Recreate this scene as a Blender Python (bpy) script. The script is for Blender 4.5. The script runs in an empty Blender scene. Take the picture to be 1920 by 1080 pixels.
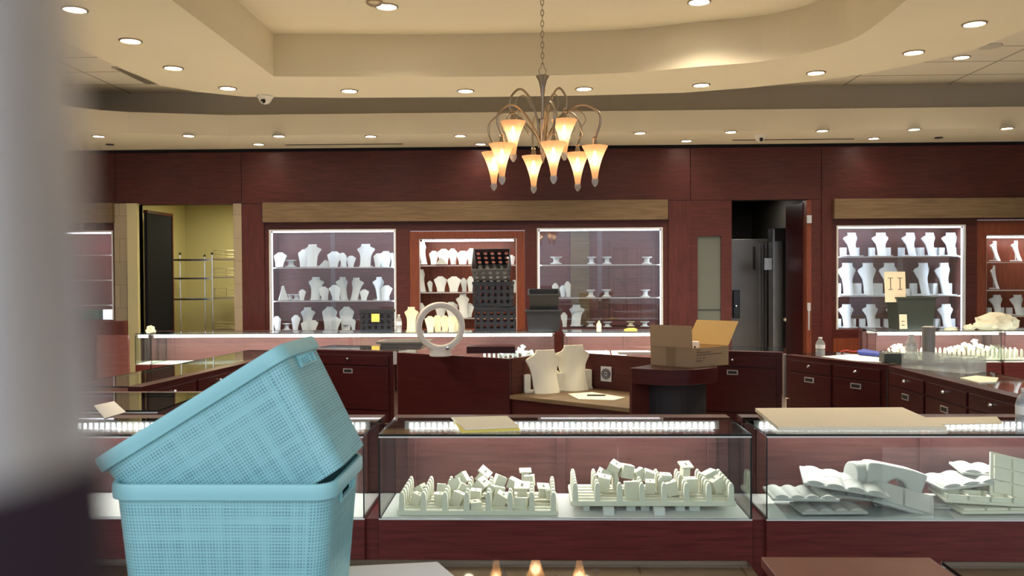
import bpy, math, random
from mathutils import Matrix, Vector
R = random.Random(7)
PI = math.pi
sc = bpy.context.scene
COL = sc.collection

# ------------------------------------------------------------------ camera
F = 1600.0
CAMZ = 1.62
M3 = (Matrix.Rotation(math.atan(43/F), 3, 'Z') @ Matrix.Rotation(PI/2 - math.atan(27/F), 3, 'X') @ Matrix.Rotation(-0.0055, 3, 'Z'))
camd = bpy.data.cameras.new('camera'); cam = bpy.data.objects.new('camera', camd); COL.objects.link(cam)
cam.matrix_world = Matrix.Translation((0, 0, CAMZ)) @ M3.to_4x4()
camd.sensor_width = 36; camd.lens = F/1920*36; camd.clip_start = 0.01; camd.clip_end = 100
camd.dof.use_dof = True; camd.dof.focus_distance = 4.6; camd.dof.aperture_fstop = 9.0
sc.camera = cam
def ray(px, py):
    return M3 @ Vector(((px-960)/F, -(py-540)/F, -1))
def at(px, py, Y):            # point seen at a pixel, at depth Y
    r = ray(px, py); t = Y/r.y
    return Vector((r.x*t, Y, CAMZ + r.z*t))
def on(px, py, z):            # point seen at a pixel, at height z
    r = ray(px, py); t = (z-CAMZ)/r.z
    return Vector((r.x*t, r.y*t, z))
def X(px, Y, py=520): return at(px, py, Y).x
def Zh(py, Y, px=960): return at(px, py, Y).z

# ------------------------------------------------------------------ materials
MATS = {}
RD_ = math.radians
def nmat(name):
    m = bpy.data.materials.new(name); m.use_nodes = True
    nt = m.node_tree; b = nt.nodes['Principled BSDF']; MATS[name] = m
    return m, nt, b
def simple(name, col, rough=.5, metal=0, spec=.5, noise=0, nscale=20, bump=0, coat=0):
    m, nt, b = nmat(name)
    b.inputs['Base Color'].default_value = (*col, 1); b.inputs['Roughness'].default_value = rough
    b.inputs['Metallic'].default_value = metal; b.inputs['Specular IOR Level'].default_value = spec
    b.inputs['Coat Weight'].default_value = coat
    if noise or bump:
        tc = nt.nodes.new('ShaderNodeTexCoord'); n = nt.nodes.new('ShaderNodeTexNoise'); n.inputs['Scale'].default_value = nscale
        n.inputs['Detail'].default_value = 4
        nt.links.new(tc.outputs['Object'], n.inputs['Vector'])
        if noise:
            r = nt.nodes.new('ShaderNodeMapRange'); r.inputs['To Min'].default_value = 1-noise; r.inputs['To Max'].default_value = 1+noise
            nt.links.new(n.outputs['Fac'], r.inputs['Value'])
            mx = nt.nodes.new('ShaderNodeVectorMath'); mx.operation = 'SCALE'; mx.inputs[0].default_value = col
            nt.links.new(r.outputs[0], mx.inputs['Scale']); nt.links.new(mx.outputs[0], b.inputs['Base Color'])
        if bump:
            bp = nt.nodes.new('ShaderNodeBump'); bp.inputs['Strength'].default_value = bump; bp.inputs['Distance'].default_value = .003
            nt.links.new(n.outputs['Fac'], bp.inputs['Height']); nt.links.new(bp.outputs[0], b.inputs['Normal'])
    return m
def wood(name, c1, c2, rough=.42, horiz=True, sc_=1.0, coat=0.0):
    m, nt, b = nmat(name)
    tc = nt.nodes.new('ShaderNodeTexCoord'); mp = nt.nodes.new('ShaderNodeMapping')
    mp.inputs['Scale'].default_value = (2*sc_, 2*sc_, 30*sc_) if horiz else (30*sc_, 30*sc_, 2*sc_)
    n = nt.nodes.new('ShaderNodeTexNoise'); n.inputs['Scale'].default_value = 2.2; n.inputs['Detail'].default_value = 6; n.inputs['Distortion'].default_value = .6
    cr = nt.nodes.new('ShaderNodeValToRGB'); cr.color_ramp.elements[0].position = .35; cr.color_ramp.elements[1].position = .68
    cr.color_ramp.elements[0].color = (*c1, 1); cr.color_ramp.elements[1].color = (*c2, 1)
    nt.links.new(tc.outputs['Object'], mp.inputs[0]); nt.links.new(mp.outputs[0], n.inputs['Vector'])
    nt.links.new(n.outputs['Fac'], cr.inputs[0]); nt.links.new(cr.outputs[0], b.inputs['Base Color'])
    b.inputs['Roughness'].default_value = rough; b.inputs['Coat Weight'].default_value = coat; b.inputs['Specular IOR Level'].default_value = .3
    return m
def glass(name, tint=(.93, .97, .95), refl=1.0, f0=1.5, milk=0.0):
    m, nt, b = nmat(name); nt.nodes.remove(b)
    out = nt.nodes['Material Output']
    t = nt.nodes.new('ShaderNodeBsdfTransparent'); t.inputs[0].default_value = (*tint, 1)
    g = nt.nodes.new('ShaderNodeBsdfGlossy'); g.inputs['Roughness'].default_value = .02; g.inputs[0].default_value = (refl, refl, refl, 1)
    fr = nt.nodes.new('ShaderNodeFresnel'); ge = nt.nodes.new('ShaderNodeNewGeometry'); mi = nt.nodes.new('ShaderNodeMapRange')
    mi.inputs['To Min'].default_value = f0; mi.inputs['To Max'].default_value = 1/f0
    nt.links.new(ge.outputs['Backfacing'], mi.inputs['Value']); nt.links.new(mi.outputs[0], fr.inputs[0])
    mx = nt.nodes.new('ShaderNodeMixShader')
    nt.links.new(fr.outputs[0], mx.inputs[0]); nt.links.new(t.outputs[0], mx.inputs[1]); nt.links.new(g.outputs[0], mx.inputs[2])
    last = mx
    if milk:      # dusty, wiped glass: a thin uneven film of dirt
        d = nt.nodes.new('ShaderNodeBsdfDiffuse'); d.inputs[0].default_value = (.75, .78, .8, 1)
        tc = nt.nodes.new('ShaderNodeTexCoord'); n = nt.nodes.new('ShaderNodeTexNoise'); n.inputs['Scale'].default_value = 3; n.inputs['Detail'].default_value = 6
        nt.links.new(tc.outputs['Object'], n.inputs['Vector'])
        r = nt.nodes.new('ShaderNodeMapRange'); r.inputs['From Min'].default_value = .35; r.inputs['From Max'].default_value = .75
        r.inputs['To Min'].default_value = milk*.3; r.inputs['To Max'].default_value = milk
        nt.links.new(n.outputs['Fac'], r.inputs['Value'])
        m2 = nt.nodes.new('ShaderNodeMixShader'); nt.links.new(r.outputs[0], m2.inputs[0]); nt.links.new(mx.outputs[0], m2.inputs[1]); nt.links.new(d.outputs[0], m2.inputs[2])
        last = m2
    nt.links.new(last.outputs[0], out.inputs[0])
    return m
def emit(name, col, s):
    m, nt, b = nmat(name)
    b.inputs['Base Color'].default_value = (.8, .8, .8, 1)
    b.inputs['Emission Color'].default_value = (*col, 1); b.inputs['Emission Strength'].default_value = s
    return m
simple('paint_beige', (.80, .735, .58), .75, noise=.03, nscale=3)
simple('paint_soffit', (.78, .71, .56), .75, noise=.03, nscale=3)
simple('paint_grey_shade', (.50, .47, .42), .8)
simple('paint_yellow', (.47, .415, .235), .8, noise=.04)
simple('carpet', (.62, .57, .50), .95, noise=.2, nscale=200, bump=.4)
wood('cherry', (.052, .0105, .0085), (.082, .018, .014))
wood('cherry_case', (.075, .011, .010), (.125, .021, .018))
wood('cherry_ledge_sheen', (.085, .032, .036), (.12, .048, .052), rough=.3)  # lighter wood tone carries the ceiling's reflection in its colour
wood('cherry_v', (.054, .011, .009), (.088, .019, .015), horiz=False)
wood('cherry_lit', (.105, .033, .030), (.155, .052, .045), rough=.45)  # cherry brightened in its colour as if under the case lamps
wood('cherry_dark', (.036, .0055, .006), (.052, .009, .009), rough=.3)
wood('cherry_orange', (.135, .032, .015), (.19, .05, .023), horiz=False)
wood('oak_pale', (.12, .078, .04), (.18, .12, .065), rough=.5, sc_=.6)
wood('table_brown', (.17, .045, .028), (.20, .055, .035), rough=.4)
simple('deck_white', (.80, .78, .74), .6); simple('pad_white', (.52, .51, .47), .7)
simple('velvet_white', (.58, .62, .64), .7, noise=.03, nscale=60, bump=.1)
simple('velvet_cream', (.72, .66, .46), .75, noise=.04, nscale=60, bump=.1)
simple('suede_cream', (.80, .77, .62), .8, noise=.04, nscale=80, bump=.1)
simple('suede_slot', (.22, .20, .16), .9)
simple('metal_brushed', (.42, .35, .26), .35, metal=1)
simple('metal_chrome', (.75, .75, .74), .18, metal=1)
simple('metal_dark', (.06, .06, .065), .35, metal=.8)
simple('metal_steel', (.40, .40, .39), .3, metal=1, noise=.2, nscale=5)
simple('frame_white', (.60, .59, .58), .4)
simple('black_plastic', (.010, .011, .016), .4)
simple('black_gap', (.006, .005, .008), .7)
simple('bin_black', (.018, .020, .026), .4)
simple('bin_green', (.035, .045, .038), .45)
simple('fan_grey', (.55, .53, .50), .35)
simple('cardboard', (.26, .175, .10), .85, noise=.06, nscale=30)
simple('cardboard_inside', (.46, .29, .10), .85, noise=.06, nscale=30)
simple('tape_brown', (.20, .125, .065), .35)
simple('paper_cream', (.80, .76, .62), .7)
simple('paper_white', (.80, .79, .76), .7)
simple('paper_yellow', (.78, .66, .14), .7)
simple('board_cream', (.78, .70, .53), .55)
simple('ink', (.03, .025, .03), .6)
simple('ink_brown', (.10, .06, .03), .7)
simple('blue_plastic', (.03, .06, .35), .4)
simple('red_plastic', (.5, .06, .05), .5)
simple('cup_grey', (.20, .19, .18), .4)
simple('tray_grey', (.18, .17, .16), .6)
simple('black_glossy', (.01, .01, .012), .15)
simple('pale_glass_panel', (.10, .11, .095), .4)
simple('door_black', (.008, .008, .012), .8, spec=.1)
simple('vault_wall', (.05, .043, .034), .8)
simple('vault_panel', (.16, .15, .14), .3, metal=.7, noise=.25, nscale=3)
simple('green_cloth', (.05, .16, .09), .8)
simple('bag_plastic', (.72, .68, .52), .45, bump=.6, nscale=25)
simple('bag_blue', (.50, .60, .78), .4, bump=.5, nscale=25)
simple('glass_edge', (.012, .02, .02), .2)
simple('trim_metal', (.55, .52, .5), .3, metal=.6)
simple('post_metal', (.56, .57, .60), .42, metal=.92)
simple('post_dark_reflection', (.022, .013, .018), .7, spec=.15)
simple('camera_white', (.78, .76, .72), .4)
glass('glass_clear'); glass('glass_top', refl=.9); glass('glass_dusty', milk=.035)
glass('glass_cabinet', (.93, .95, .97), milk=.012)
glass('glass_shelf', (.92, .96, .95), milk=.08)
glass('glass_bottle', (.86, .90, .90), milk=.55)
glass('plastic_clear', (.94, .95, .93), milk=.40)
emit('led_white', (1, .97, 1.0), 12); emit('led_line', (1, .96, .97), 6); emit('led_soft', (.93, .93, 1.0), 1.2); emit('led_cool', (.95, .93, 1.0), 5)
emit('lamp_warm', (1, .88, .70), 12); emit('bulb_warm', (1, .82, .55), 9)
emit('card_glow', (.75, .8, 1.0), 1.0)  # the card is no lamp; its lit look is added emission

def shade_mat():
    m, nt, b = nmat('shade_frost')
    b.inputs['Base Color'].default_value = (.95, .72, .50, 1); b.inputs['Roughness'].default_value = .5
    out = nt.nodes['Material Output']
    tl = nt.nodes.new('ShaderNodeBsdfTranslucent'); tl.inputs[0].default_value = (.95, .66, .40, 1)
    tp = nt.nodes.new('ShaderNodeBsdfTransparent'); tp.inputs[0].default_value = (1, .9, .8, 1)
    m1 = nt.nodes.new('ShaderNodeMixShader'); m1.inputs[0].default_value = .65
    m2 = nt.nodes.new('ShaderNodeMixShader'); m2.inputs[0].default_value = .25
    nt.links.new(b.outputs[0], m1.inputs[1]); nt.links.new(tl.outputs[0], m1.inputs[2])
    nt.links.new(m1.outputs[0], m2.inputs[1]); nt.links.new(tp.outputs[0], m2.inputs[2]); nt.links.new(m2.outputs[0], out.inputs[0])
shade_mat()

def tile_mat():
    m, nt, b = nmat('ceiling_tile')
    tc = nt.nodes.new('ShaderNodeTexCoord'); br = nt.nodes.new('ShaderNodeTexBrick')
    br.offset = 0; br.inputs['Scale'].default_value = 1; br.inputs['Brick Width'].default_value = 1.22; br.inputs['Row Height'].default_value = .61
    br.inputs['Mortar Size'].default_value = .012; br.inputs['Mortar Smooth'].default_value = 0
    br.inputs['Color1'].default_value = (.72, .67, .57, 1); br.inputs['Color2'].default_value = (.69, .64, .545, 1); br.inputs['Mortar'].default_value = (.30, .27, .22, 1)
    nt.links.new(tc.outputs['Object'], br.inputs['Vector']); nt.links.new(br.outputs['Color'], b.inputs['Base Color'])
    b.inputs['Roughness'].default_value = .85
tile_mat()
def stone_mat():
    m, nt, b = nmat('stone_tile')
    tc = nt.nodes.new('ShaderNodeTexCoord'); mp = nt.nodes.new('ShaderNodeMapping'); mp.inputs['Rotation'].default_value = (PI/2, 0, 0)
    br = nt.nodes.new('ShaderNodeTexBrick'); br.inputs['Scale'].default_value = 1; br.inputs['Brick Width'].default_value = .6; br.inputs['Row Height'].default_value = .3
    br.inputs['Mortar Size'].default_value = .004
    br.inputs['Color1'].default_value = (.34, .27, .18, 1); br.inputs['Color2'].default_value = (.29, .23, .16, 1); br.inputs['Mortar'].default_value = (.2, .16, .12, 1)
    nt.links.new(tc.outputs['Object'], mp.inputs[0]); nt.links.new(mp.outputs[0], br.inputs['Vector']); nt.links.new(br.outputs['Color'], b.inputs['Base Color'])
    b.inputs['Roughness'].default_value = .6
stone_mat()
def basket_mat(name, col):
    m, nt, b = nmat(name)
    uv = nt.nodes.new('ShaderNodeUVMap'); sep = nt.nodes.new('ShaderNodeSeparateXYZ')
    nt.links.new(uv.outputs[0], sep.inputs[0])
    def mth(op, a, bb=None):
        n = nt.nodes.new('ShaderNodeMath'); n.operation = op
        for i, v in enumerate((a, bb)):
            if v is None: continue
            if isinstance(v, (int, float)): n.inputs[i].default_value = v
            else: nt.links.new(v, n.inputs[i])
        return n.outputs[0]
    # woven grid: holes where both sines are high; random thread widths from noise stretched along each direction
    nx = nt.nodes.new('ShaderNodeTexNoise'); nx.noise_dimensions = '2D'; nx.inputs['Scale'].default_value = 1; nx.inputs['Detail'].default_value = 1
    mpx = nt.nodes.new('ShaderNodeMapping'); mpx.inputs['Scale'].default_value = (60, 3, 1); nt.links.new(uv.outputs[0], mpx.inputs[0]); nt.links.new(mpx.outputs[0], nx.inputs['Vector'])
    ny = nt.nodes.new('ShaderNodeTexNoise'); ny.noise_dimensions = '2D'; ny.inputs['Scale'].default_value = 1; ny.inputs['Detail'].default_value = 1
    mpy = nt.nodes.new('ShaderNodeMapping'); mpy.inputs['Scale'].default_value = (3, 60, 1); nt.links.new(uv.outputs[0], mpy.inputs[0]); nt.links.new(mpy.outputs[0], ny.inputs['Vector'])
    su = mth('SINE', mth('MULTIPLY', sep.outputs[0], 2*PI/.0062)); sv = mth('SINE', mth('MULTIPLY', sep.outputs[1], 2*PI/.0062))
    hu = mth('GREATER_THAN', mth('ADD', su, mth('MULTIPLY', mth('SUBTRACT', nx.outputs['Fac'], .5), 2.6)), .1)
    hv = mth('GREATER_THAN', mth('ADD', sv, mth('MULTIPLY', mth('SUBTRACT', ny.outputs['Fac'], .5), 2.6)), .1)
    hole = mth('MULTIPLY', hu, hv)
    # rims and borders stay plain: vertex attribute 'plain'
    at_ = nt.nodes.new('ShaderNodeAttribute'); at_.attribute_name = 'plain'
    hole = mth('MULTIPLY', hole, mth('SUBTRACT', 1, at_.outputs['Fac']))
    mx = nt.nodes.new('ShaderNodeMix'); mx.data_type = 'RGBA'
    mx.inputs[6].default_value = (*col, 1); mx.inputs[7].default_value = (col[0]*.42, col[1]*.45, col[2]*.5, 1)
    nt.links.new(hole, mx.inputs[0]); nt.links.new(mx.outputs[2], b.inputs['Base Color'])
    hgt = mth('MULTIPLY', mth('ADD', mth('ADD', nx.outputs['Fac'], ny.outputs['Fac']), mth('MULTIPLY', hole, -.6)), mth('SUBTRACT', 1, at_.outputs['Fac']))
    bp = nt.nodes.new('ShaderNodeBump'); bp.inputs['Strength'].default_value = .55; bp.inputs['Distance'].default_value = .0025
    nt.links.new(hgt, bp.inputs['Height']); nt.links.new(bp.outputs[0], b.inputs['Normal'])
    b.inputs['Roughness'].default_value = .42
basket_mat('basket_teal', (.26, .54, .56))

# ------------------------------------------------------------------ mesh helpers
class MB:
    def __init__(s): s.v = []; s.f = []; s.m = []; s.M = Matrix.Identity(4)
    def add(s, vs, fs, mi=0):
        b = len(s.v); s.v += [tuple(s.M @ Vector(p)) for p in vs]
        s.f += [tuple(b+i for i in f) for f in fs]; s.m += [mi]*len(fs) if isinstance(mi, int) else list(mi)
        return s
    def box(s, x0, x1, y0, y1, z0, z1, mi=0):
        x0, x1 = min(x0, x1), max(x0, x1); y0, y1 = min(y0, y1), max(y0, y1); z0, z1 = min(z0, z1), max(z0, z1)
        vs = [(x0,y0,z0),(x1,y0,z0),(x1,y1,z0),(x0,y1,z0),(x0,y0,z1),(x1,y0,z1),(x1,y1,z1),(x0,y1,z1)]
        return s.add(vs, [(0,3,2,1),(4,5,6,7),(0,1,5,4),(1,2,6,5),(2,3,7,6),(3,0,4,7)], mi)
    def prism(s, pts, z0, z1, mi=0):     # pts CCW in xy
        n = len(pts); vs = [(x, y, z0) for x, y in pts] + [(x, y, z1) for x, y in pts]
        fs = [tuple(range(n-1, -1, -1)), tuple(range(n, 2*n))] + [(i, (i+1) % n, n+(i+1) % n, n+i) for i in range(n)]
        return s.add(vs, fs, mi)
    def prism_y(s, pts, y0, y1, mi=0):   # pts in xz
        n = len(pts); vs = [(x, y0, z) for x, z in pts] + [(x, y1, z) for x, z in pts]
        fs = [tuple(range(n)), tuple(range(2*n-1, n-1, -1))] + [((i+1) % n, i, n+i, n+(i+1) % n) for i in range(n)]
        return s.add(vs, fs, mi)
    def lathe(s, prof, seg=16, c=(0,0,0), mi=0, sx=1, sy=1):
        vs = []; fs = []
        for r, z in prof:
            for k in range(seg):
                a = 2*PI*k/seg; vs.append((c[0]+r*sx*math.cos(a), c[1]+r*sy*math.sin(a), c[2]+z))
        for i in range(len(prof)-1):
            for k in range(seg):
                k2 = (k+1) % seg; fs.append((i*seg+k, i*seg+k2, (i+1)*seg+k2, (i+1)*seg+k))
        if prof[0][0] > 1e-6: fs.append(tuple(range(seg-1, -1, -1)))
        if prof[-1][0] > 1e-6: fs.append(tuple((len(prof)-1)*seg+k for k in range(seg)))
        return s.add(vs, fs, mi)
    def tube(s, path, r, seg=8, mi=0, closed=False):
        P = [Vector(p) for p in path]; n = len(P); rs = r if isinstance(r, (list, tuple)) else [r]*n
        vs = []; fs = []; up = Vector((0, 0, 1)); prev = None
        for i in range(n):
            if closed: t = P[(i+1) % n]-P[i-1]
            else: t = P[min(i+1, n-1)]-P[max(i-1, 0)]
            t.normalize()
            if prev is None:
                a = up if abs(t.z) < .9 else Vector((1, 0, 0)); nn = t.cross(a).normalized()
            else:
                nn = prev - t*prev.dot(t); nn = nn.normalized() if nn.length > 1e-6 else t.orthogonal().normalized()
            prev = nn; bb = t.cross(nn)
            for k in range(seg):
                q = 2*PI*k/seg; vs.append(tuple(P[i]+(nn*math.cos(q)+bb*math.sin(q))*rs[i]))
        m = n if closed else n-1
        for i in range(m):
            for k in range(seg):
                i2 = (i+1) % n; k2 = (k+1) % seg; fs.append((i*seg+k, i*seg+k2, i2*seg+k2, i2*seg+k))
        if not closed: fs += [tuple(range(seg-1, -1, -1)), tuple((n-1)*seg+k for k in range(seg))]
        return s.add(vs, fs, mi)
    def build(s, name, mats, parent=None, smooth=False, bevel=0, bseg=2):
        me = bpy.data.meshes.new(name); me.from_pydata(s.v, [], s.f); me.update()
        if isinstance(mats, str): mats = [mats]
        for m in mats: me.materials.append(MATS[m])
        for p, mi in zip(me.polygons, s.m): p.material_index = mi
        if smooth:
            for p in me.polygons: p.use_smooth = True
            try: me.set_sharp_from_angle(angle=math.radians(40))
            except Exception: pass
        o = bpy.data.objects.new(name, me); COL.objects.link(o)
        if parent: o.parent = parent
        if bevel:
            bv = o.modifiers.new('bevel', 'BEVEL'); bv.width = bevel; bv.segments = bseg; bv.limit_method = 'ANGLE'
        return o
def spline(pts, n=8):
    out = []; P = [Vector(p) for p in pts]
    for i in range(len(P)-1):
        p0 = P[max(i-1, 0)]; p1 = P[i]; p2 = P[i+1]; p3 = P[min(i+2, len(P)-1)]
        for k in range(n):
            t = k/n
            out.append(.5*((2*p1)+(-p0+p2)*t+(2*p0-5*p1+4*p2-p3)*t*t+(-p0+3*p1-3*p2+p3)*t**3))
    out.append(P[-1]); return out
def tag(o, label=None, cat=None, group=None, kind=None):
    if label: o['label'] = label
    if cat: o['category'] = cat
    if group: o['group'] = group
    if kind: o['kind'] = kind
    return o
def thing(name, label, cat, loc=(0,0,0), rz=0, group=None, rot=None):
    o = bpy.data.objects.new(name, None); COL.objects.link(o); o.location = loc
    o.rotation_euler = rot if rot else (0, 0, rz); o.empty_display_size = .1
    return tag(o, label, cat, group)
def struct(mb, name, mats, **k):
    o = mb.build(name, mats, **k); o['kind'] = 'structure'; return o
def label_part(o, s): o['label'] = s; return o
def copy_tree(o, parent=None):
    c = o.copy(); COL.objects.link(c)
    if parent: c.parent = parent
    for ch in o.children: copy_tree(ch, c)
    return c
def lamp(name, kind, loc, power, color, parent=None, size=.1, size_y=None, rot=(0,0,0), spot=None, blend=.6):
    l = bpy.data.lights.new(name, kind); l.energy = power; l.color = color
    if kind == 'AREA':
        l.size = size
        if size_y: l.shape = 'RECTANGLE'; l.size_y = size_y
    else: l.shadow_soft_size = size
    if kind == 'SPOT': l.spot_size = spot; l.spot_blend = blend
    o = bpy.data.objects.new(name, l); COL.objects.link(o); o.location = loc; o.rotation_euler = rot
    if parent: o.parent = parent
    return o
ORD = ['first', 'second', 'third', 'fourth', 'fifth', 'sixth', 'seventh', 'eighth', 'ninth', 'tenth', 'eleventh', 'twelfth', 'thirteenth', 'fourteenth', 'fifteenth', 'sixteenth', 'seventeenth', 'eighteenth', 'nineteenth', 'twentieth', 'twenty-first', 'twenty-second', 'twenty-third', 'twenty-fourth', 'twenty-fifth', 'twenty-sixth', 'twenty-seventh', 'twenty-eighth', 'twenty-ninth', 'thirtieth']

# ------------------------------------------------------------------ room shell
WY = 11.0                      # back wall
TOPZ = Zh(271, WY, 1280)       # underside of the rear soffit
SA_Y = 9.98
struct(MB().box(-9, 9, -1.0, 15, -.05, 0), 'floor', 'carpet')
# rear soffit (ring) with curved left end
za0, za1 = TOPZ, TOPZ+.245
pts = []
for px, py in ((60, 186), (100, 194), (140, 201), (190, 206.5), (240, 210)):
    p = on(px, py, za1); pts.append((p.x, p.y))
p0 = pts[0]
poly = [(-9, WY+.02), (-9, p0[1]-1.2), (p0[0]-1.0, p0[1]-.8)] + pts + [(-3.6, SA_Y), (9, SA_Y), (9, WY+.02)]
poly = [(x, min(y, SA_Y) if 0 < i < len(poly)-2 else y) for i, (x, y) in enumerate(poly)]
struct(MB().prism(poly, za0, za1), 'trim_1', 'paint_soffit')
# face above the rear soffit, its shade put in as grey paint, up to the tile ceiling
TZ = on(1900, 156, 0).z*0 + at(1900, 156, SA_Y+.25).z
struct(MB().box(-9, 9, SA_Y+.25, SA_Y+.3, za1, TZ+.1), 'trim_2', 'paint_grey_shade')
struct(MB().box(-9, 9, -1, SA_Y+.3, TZ, TZ+.03), 'ceiling', 'ceiling_tile')
# dropped ceiling ring with raised tray in it
BZ = 3.5; UZ = 3.906
outer_px = [(460, 181.5), (367, 172), (300, 160), (277, 149), (233, 131), (127, 81)]
OL = [on(x, y, BZ) for x, y in outer_px]
d = (OL[-1]-OL[-2]).normalized(); OL.append(OL[-1]+d*3.5)
outer_r = [(1900, 64), (1827, 93), (1713, 121), (1613, 140), (1530, 151.5), (1400, 165), (1280, 174), (1100, 179), (900, 182), (640, 183.5)]
OR = [on(x, y, BZ) for x, y in outer_r]
d = (OR[0]-OR[1]).normalized(); OR.insert(0, OR[0]+d*3.0)
inner_px = [(513.5, 143.5), (800, 144.5), (1010, 142), (1180, 136), (1310, 125), (1430, 115), (1530, 95), (1610, 68), (1690, 8)]
IN = [on(x, y, BZ) for x, y in inner_px]
def _spl(P, n=6):
    o_ = []
    for i in range(len(P)-1):
        p0 = P[max(i-1, 0)]; p1 = P[i]; p2 = P[i+1]; p3 = P[min(i+2, len(P)-1)]
        for k in range(n):
            t = k/n; o_.append(.5*((2*p1)+(-p0+p2)*t+(2*p0-5*p1+4*p2-p3)*t*t+(-p0+3*p1-3*p2+p3)*t**3))
    return o_+[P[-1]]
IN = _spl(IN)
d = (IN[-1]-IN[-2]).normalized(); IN.append(IN[-1]+d*1.2); IN.append(Vector((IN[-1].x-.3, .0, BZ)))
il = on(321.7, 0, BZ); dl = (il-IN[0]).normalized(); IN0 = IN[0]+dl*((IN[0].y-0)/abs(dl.y))
inner = [(IN0.x, IN0.y)] + [(p.x, p.y) for p in IN]
inner[-1] = (inner[-1][0], 0.0); inner[0] = (inner[0][0], 0.0)
outer = [(OL[-1].x, 0.0)] + [(p.x, p.y) for p in reversed(OL)] + [(p.x, p.y) for p in reversed(OR)]
outer.append((outer[-1][0], 0.0))
def resample(pl, n):
    L = [0]
    for a, b in zip(pl, pl[1:]): L.append(L[-1]+math.dist(a, b))
    out = []
    for i in range(n):
        t = L[-1]*i/(n-1); k = 0
        while k < len(L)-2 and L[k+1] < t: k += 1
        u = (t-L[k])/max(1e-9, L[k+1]-L[k]); out.append((pl[k][0]*(1-u)+pl[k+1][0]*u, pl[k][1]*(1-u)+pl[k+1][1]*u))
    return out
import bmesh
def ring_mesh():
    bm = bmesh.new()
    loop = outer + list(reversed(inner))
    vs = [bm.verts.new((x, y, BZ)) for x, y in loop]
    f = bm.faces.new(vs); f.normal_update()
    bmesh.ops.triangulate(bm, faces=[f])
    if sum(g.normal.z for g in bm.faces) > 0:
        for g in bm.faces: g.normal_flip()
    def wallof(line, z1):
        for a, b in zip(line, line[1:]):
            q = [bm.verts.new((a[0], a[1], BZ)), bm.verts.new((b[0], b[1], BZ)), bm.verts.new((b[0], b[1], z1)), bm.verts.new((a[0], a[1], z1))]
            bm.faces.new(q)
    wallof(outer, TZ); wallof(inner, UZ)
    # raised tray ceiling
    vs = [bm.verts.new((x, y, UZ)) for x, y in reversed(inner)]
    f = bm.faces.new(vs); bmesh.ops.triangulate(bm, faces=[f])
    me = bpy.data.meshes.new('ceiling'); bm.to_mesh(me); bm.free(); me.materials.append(MATS['paint_beige'])
    o = bpy.data.objects.new('ceiling', me); COL.objects.link(o); o['kind'] = 'structure'
ring_mesh()
# the tile ceiling must not cover the tray: tray top sits above it, so cut the tile ceiling open
tc = bpy.data.objects['ceiling']
bpy.data.objects.remove(tc)
def tile_ceiling():
    bm = bmesh.new()
    # left and right of the ring, and behind it, as three polygons
    polyL = [(-9, 0), (outer[0][0], 0)] + outer[1:-1]
    k = max(range(len(outer)), key=lambda i: outer[i][1])
    Lp = [(-9.0, 0.0)] + outer[:k+1] + [(outer[k][0], SA_Y+.3), (-9.0, SA_Y+.3)]
    Rp = outer[k:] + [(9.0, 0.0), (9.0, SA_Y+.3), (outer[k][0], SA_Y+.3)]
    for P in (Lp, Rp):
        f = bm.faces.new([bm.verts.new((x, y, TZ)) for x, y in P]); bmesh.ops.triangulate(bm, faces=[f])
    me = bpy.data.meshes.new('ceiling'); bm.to_mesh(me); bm.free(); me.materials.append(MATS['ceiling_tile'])
    o = bpy.data.objects.new('ceiling', me); COL.objects.link(o); o['kind'] = 'structure'
tile_ceiling()
struct(MB().box(-9.05, -9, -1, 15, 0, 4.2), 'wall_left', 'paint_beige')
struct(MB().box(9, 9.05, -1, 15, 0, 4.2), 'wall_right', 'paint_beige')

# ------------------------------------------------------------------ back wall
def wx(px, py=500): return at(px, py, WY).x
def wz(py, px=960): return at(px, py, WY).z
W = MB()
hz0 = wz(379, 900); T = .10
# header panels with fine seams
seams = [-9, wx(218), wx(454), wx(1295), wx(1540), wx(2100), 9]
for a, b in zip(seams, seams[1:]):
    W.box(a+.004, b-.004, WY, WY+T, hz0+.004, TOPZ-.045)
W.box(-9, 9, WY+.05, WY+T+.02, hz0, TOPZ+.2, 1)
piers = [(-9, wx(60)), (wx(213), wx(262)), (wx(440), wx(505)), (wx(743), wx(768)), (wx(984), wx(1007)),
         (wx(1243), wx(1308)), (wx(1352), wx(1372)), (wx(1520), wx(1568)), (wx(1812), wx(1832)), (wx(2080), 9)]
CAB = dict(c0=(60, 213, 433, 600), c1=(505, 743, 430, 622), c2=(768, 984, 432, 625), c3=(1007, 1243, 427, 617), win=(1308, 1352, 443, 640), c4=(1568, 1812, 422, 617), c5=(1832, 2080, 411, 640))
for a, b in piers: W.box(a, b, WY, WY+T, 0, hz0)
for k, (a, b, t, bt) in CAB.items():
    W.box(wx(a), wx(b), WY, WY+T, wz(t, (a+b)/2), hz0)
    W.box(wx(a), wx(b), WY, WY+T, 0, wz(bt, (a+b)/2))
struct(W, 'wall_back', ['cherry', 'black_gap'])
struct(MB().box(wx(497), wx(454), WY-.02, WY, 0, hz0-.002), 'trim_3', 'cherry_v')
struct(MB().box(wx(1253), wx(1293), WY-.025, WY, 0, hz0-.002), 'trim_4', 'cherry_v')
struct(MB().box(wx(1540), wx(1560), WY-.02, WY, 0, wz(373, 1550)), 'trim_5', 'cherry_v')
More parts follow.
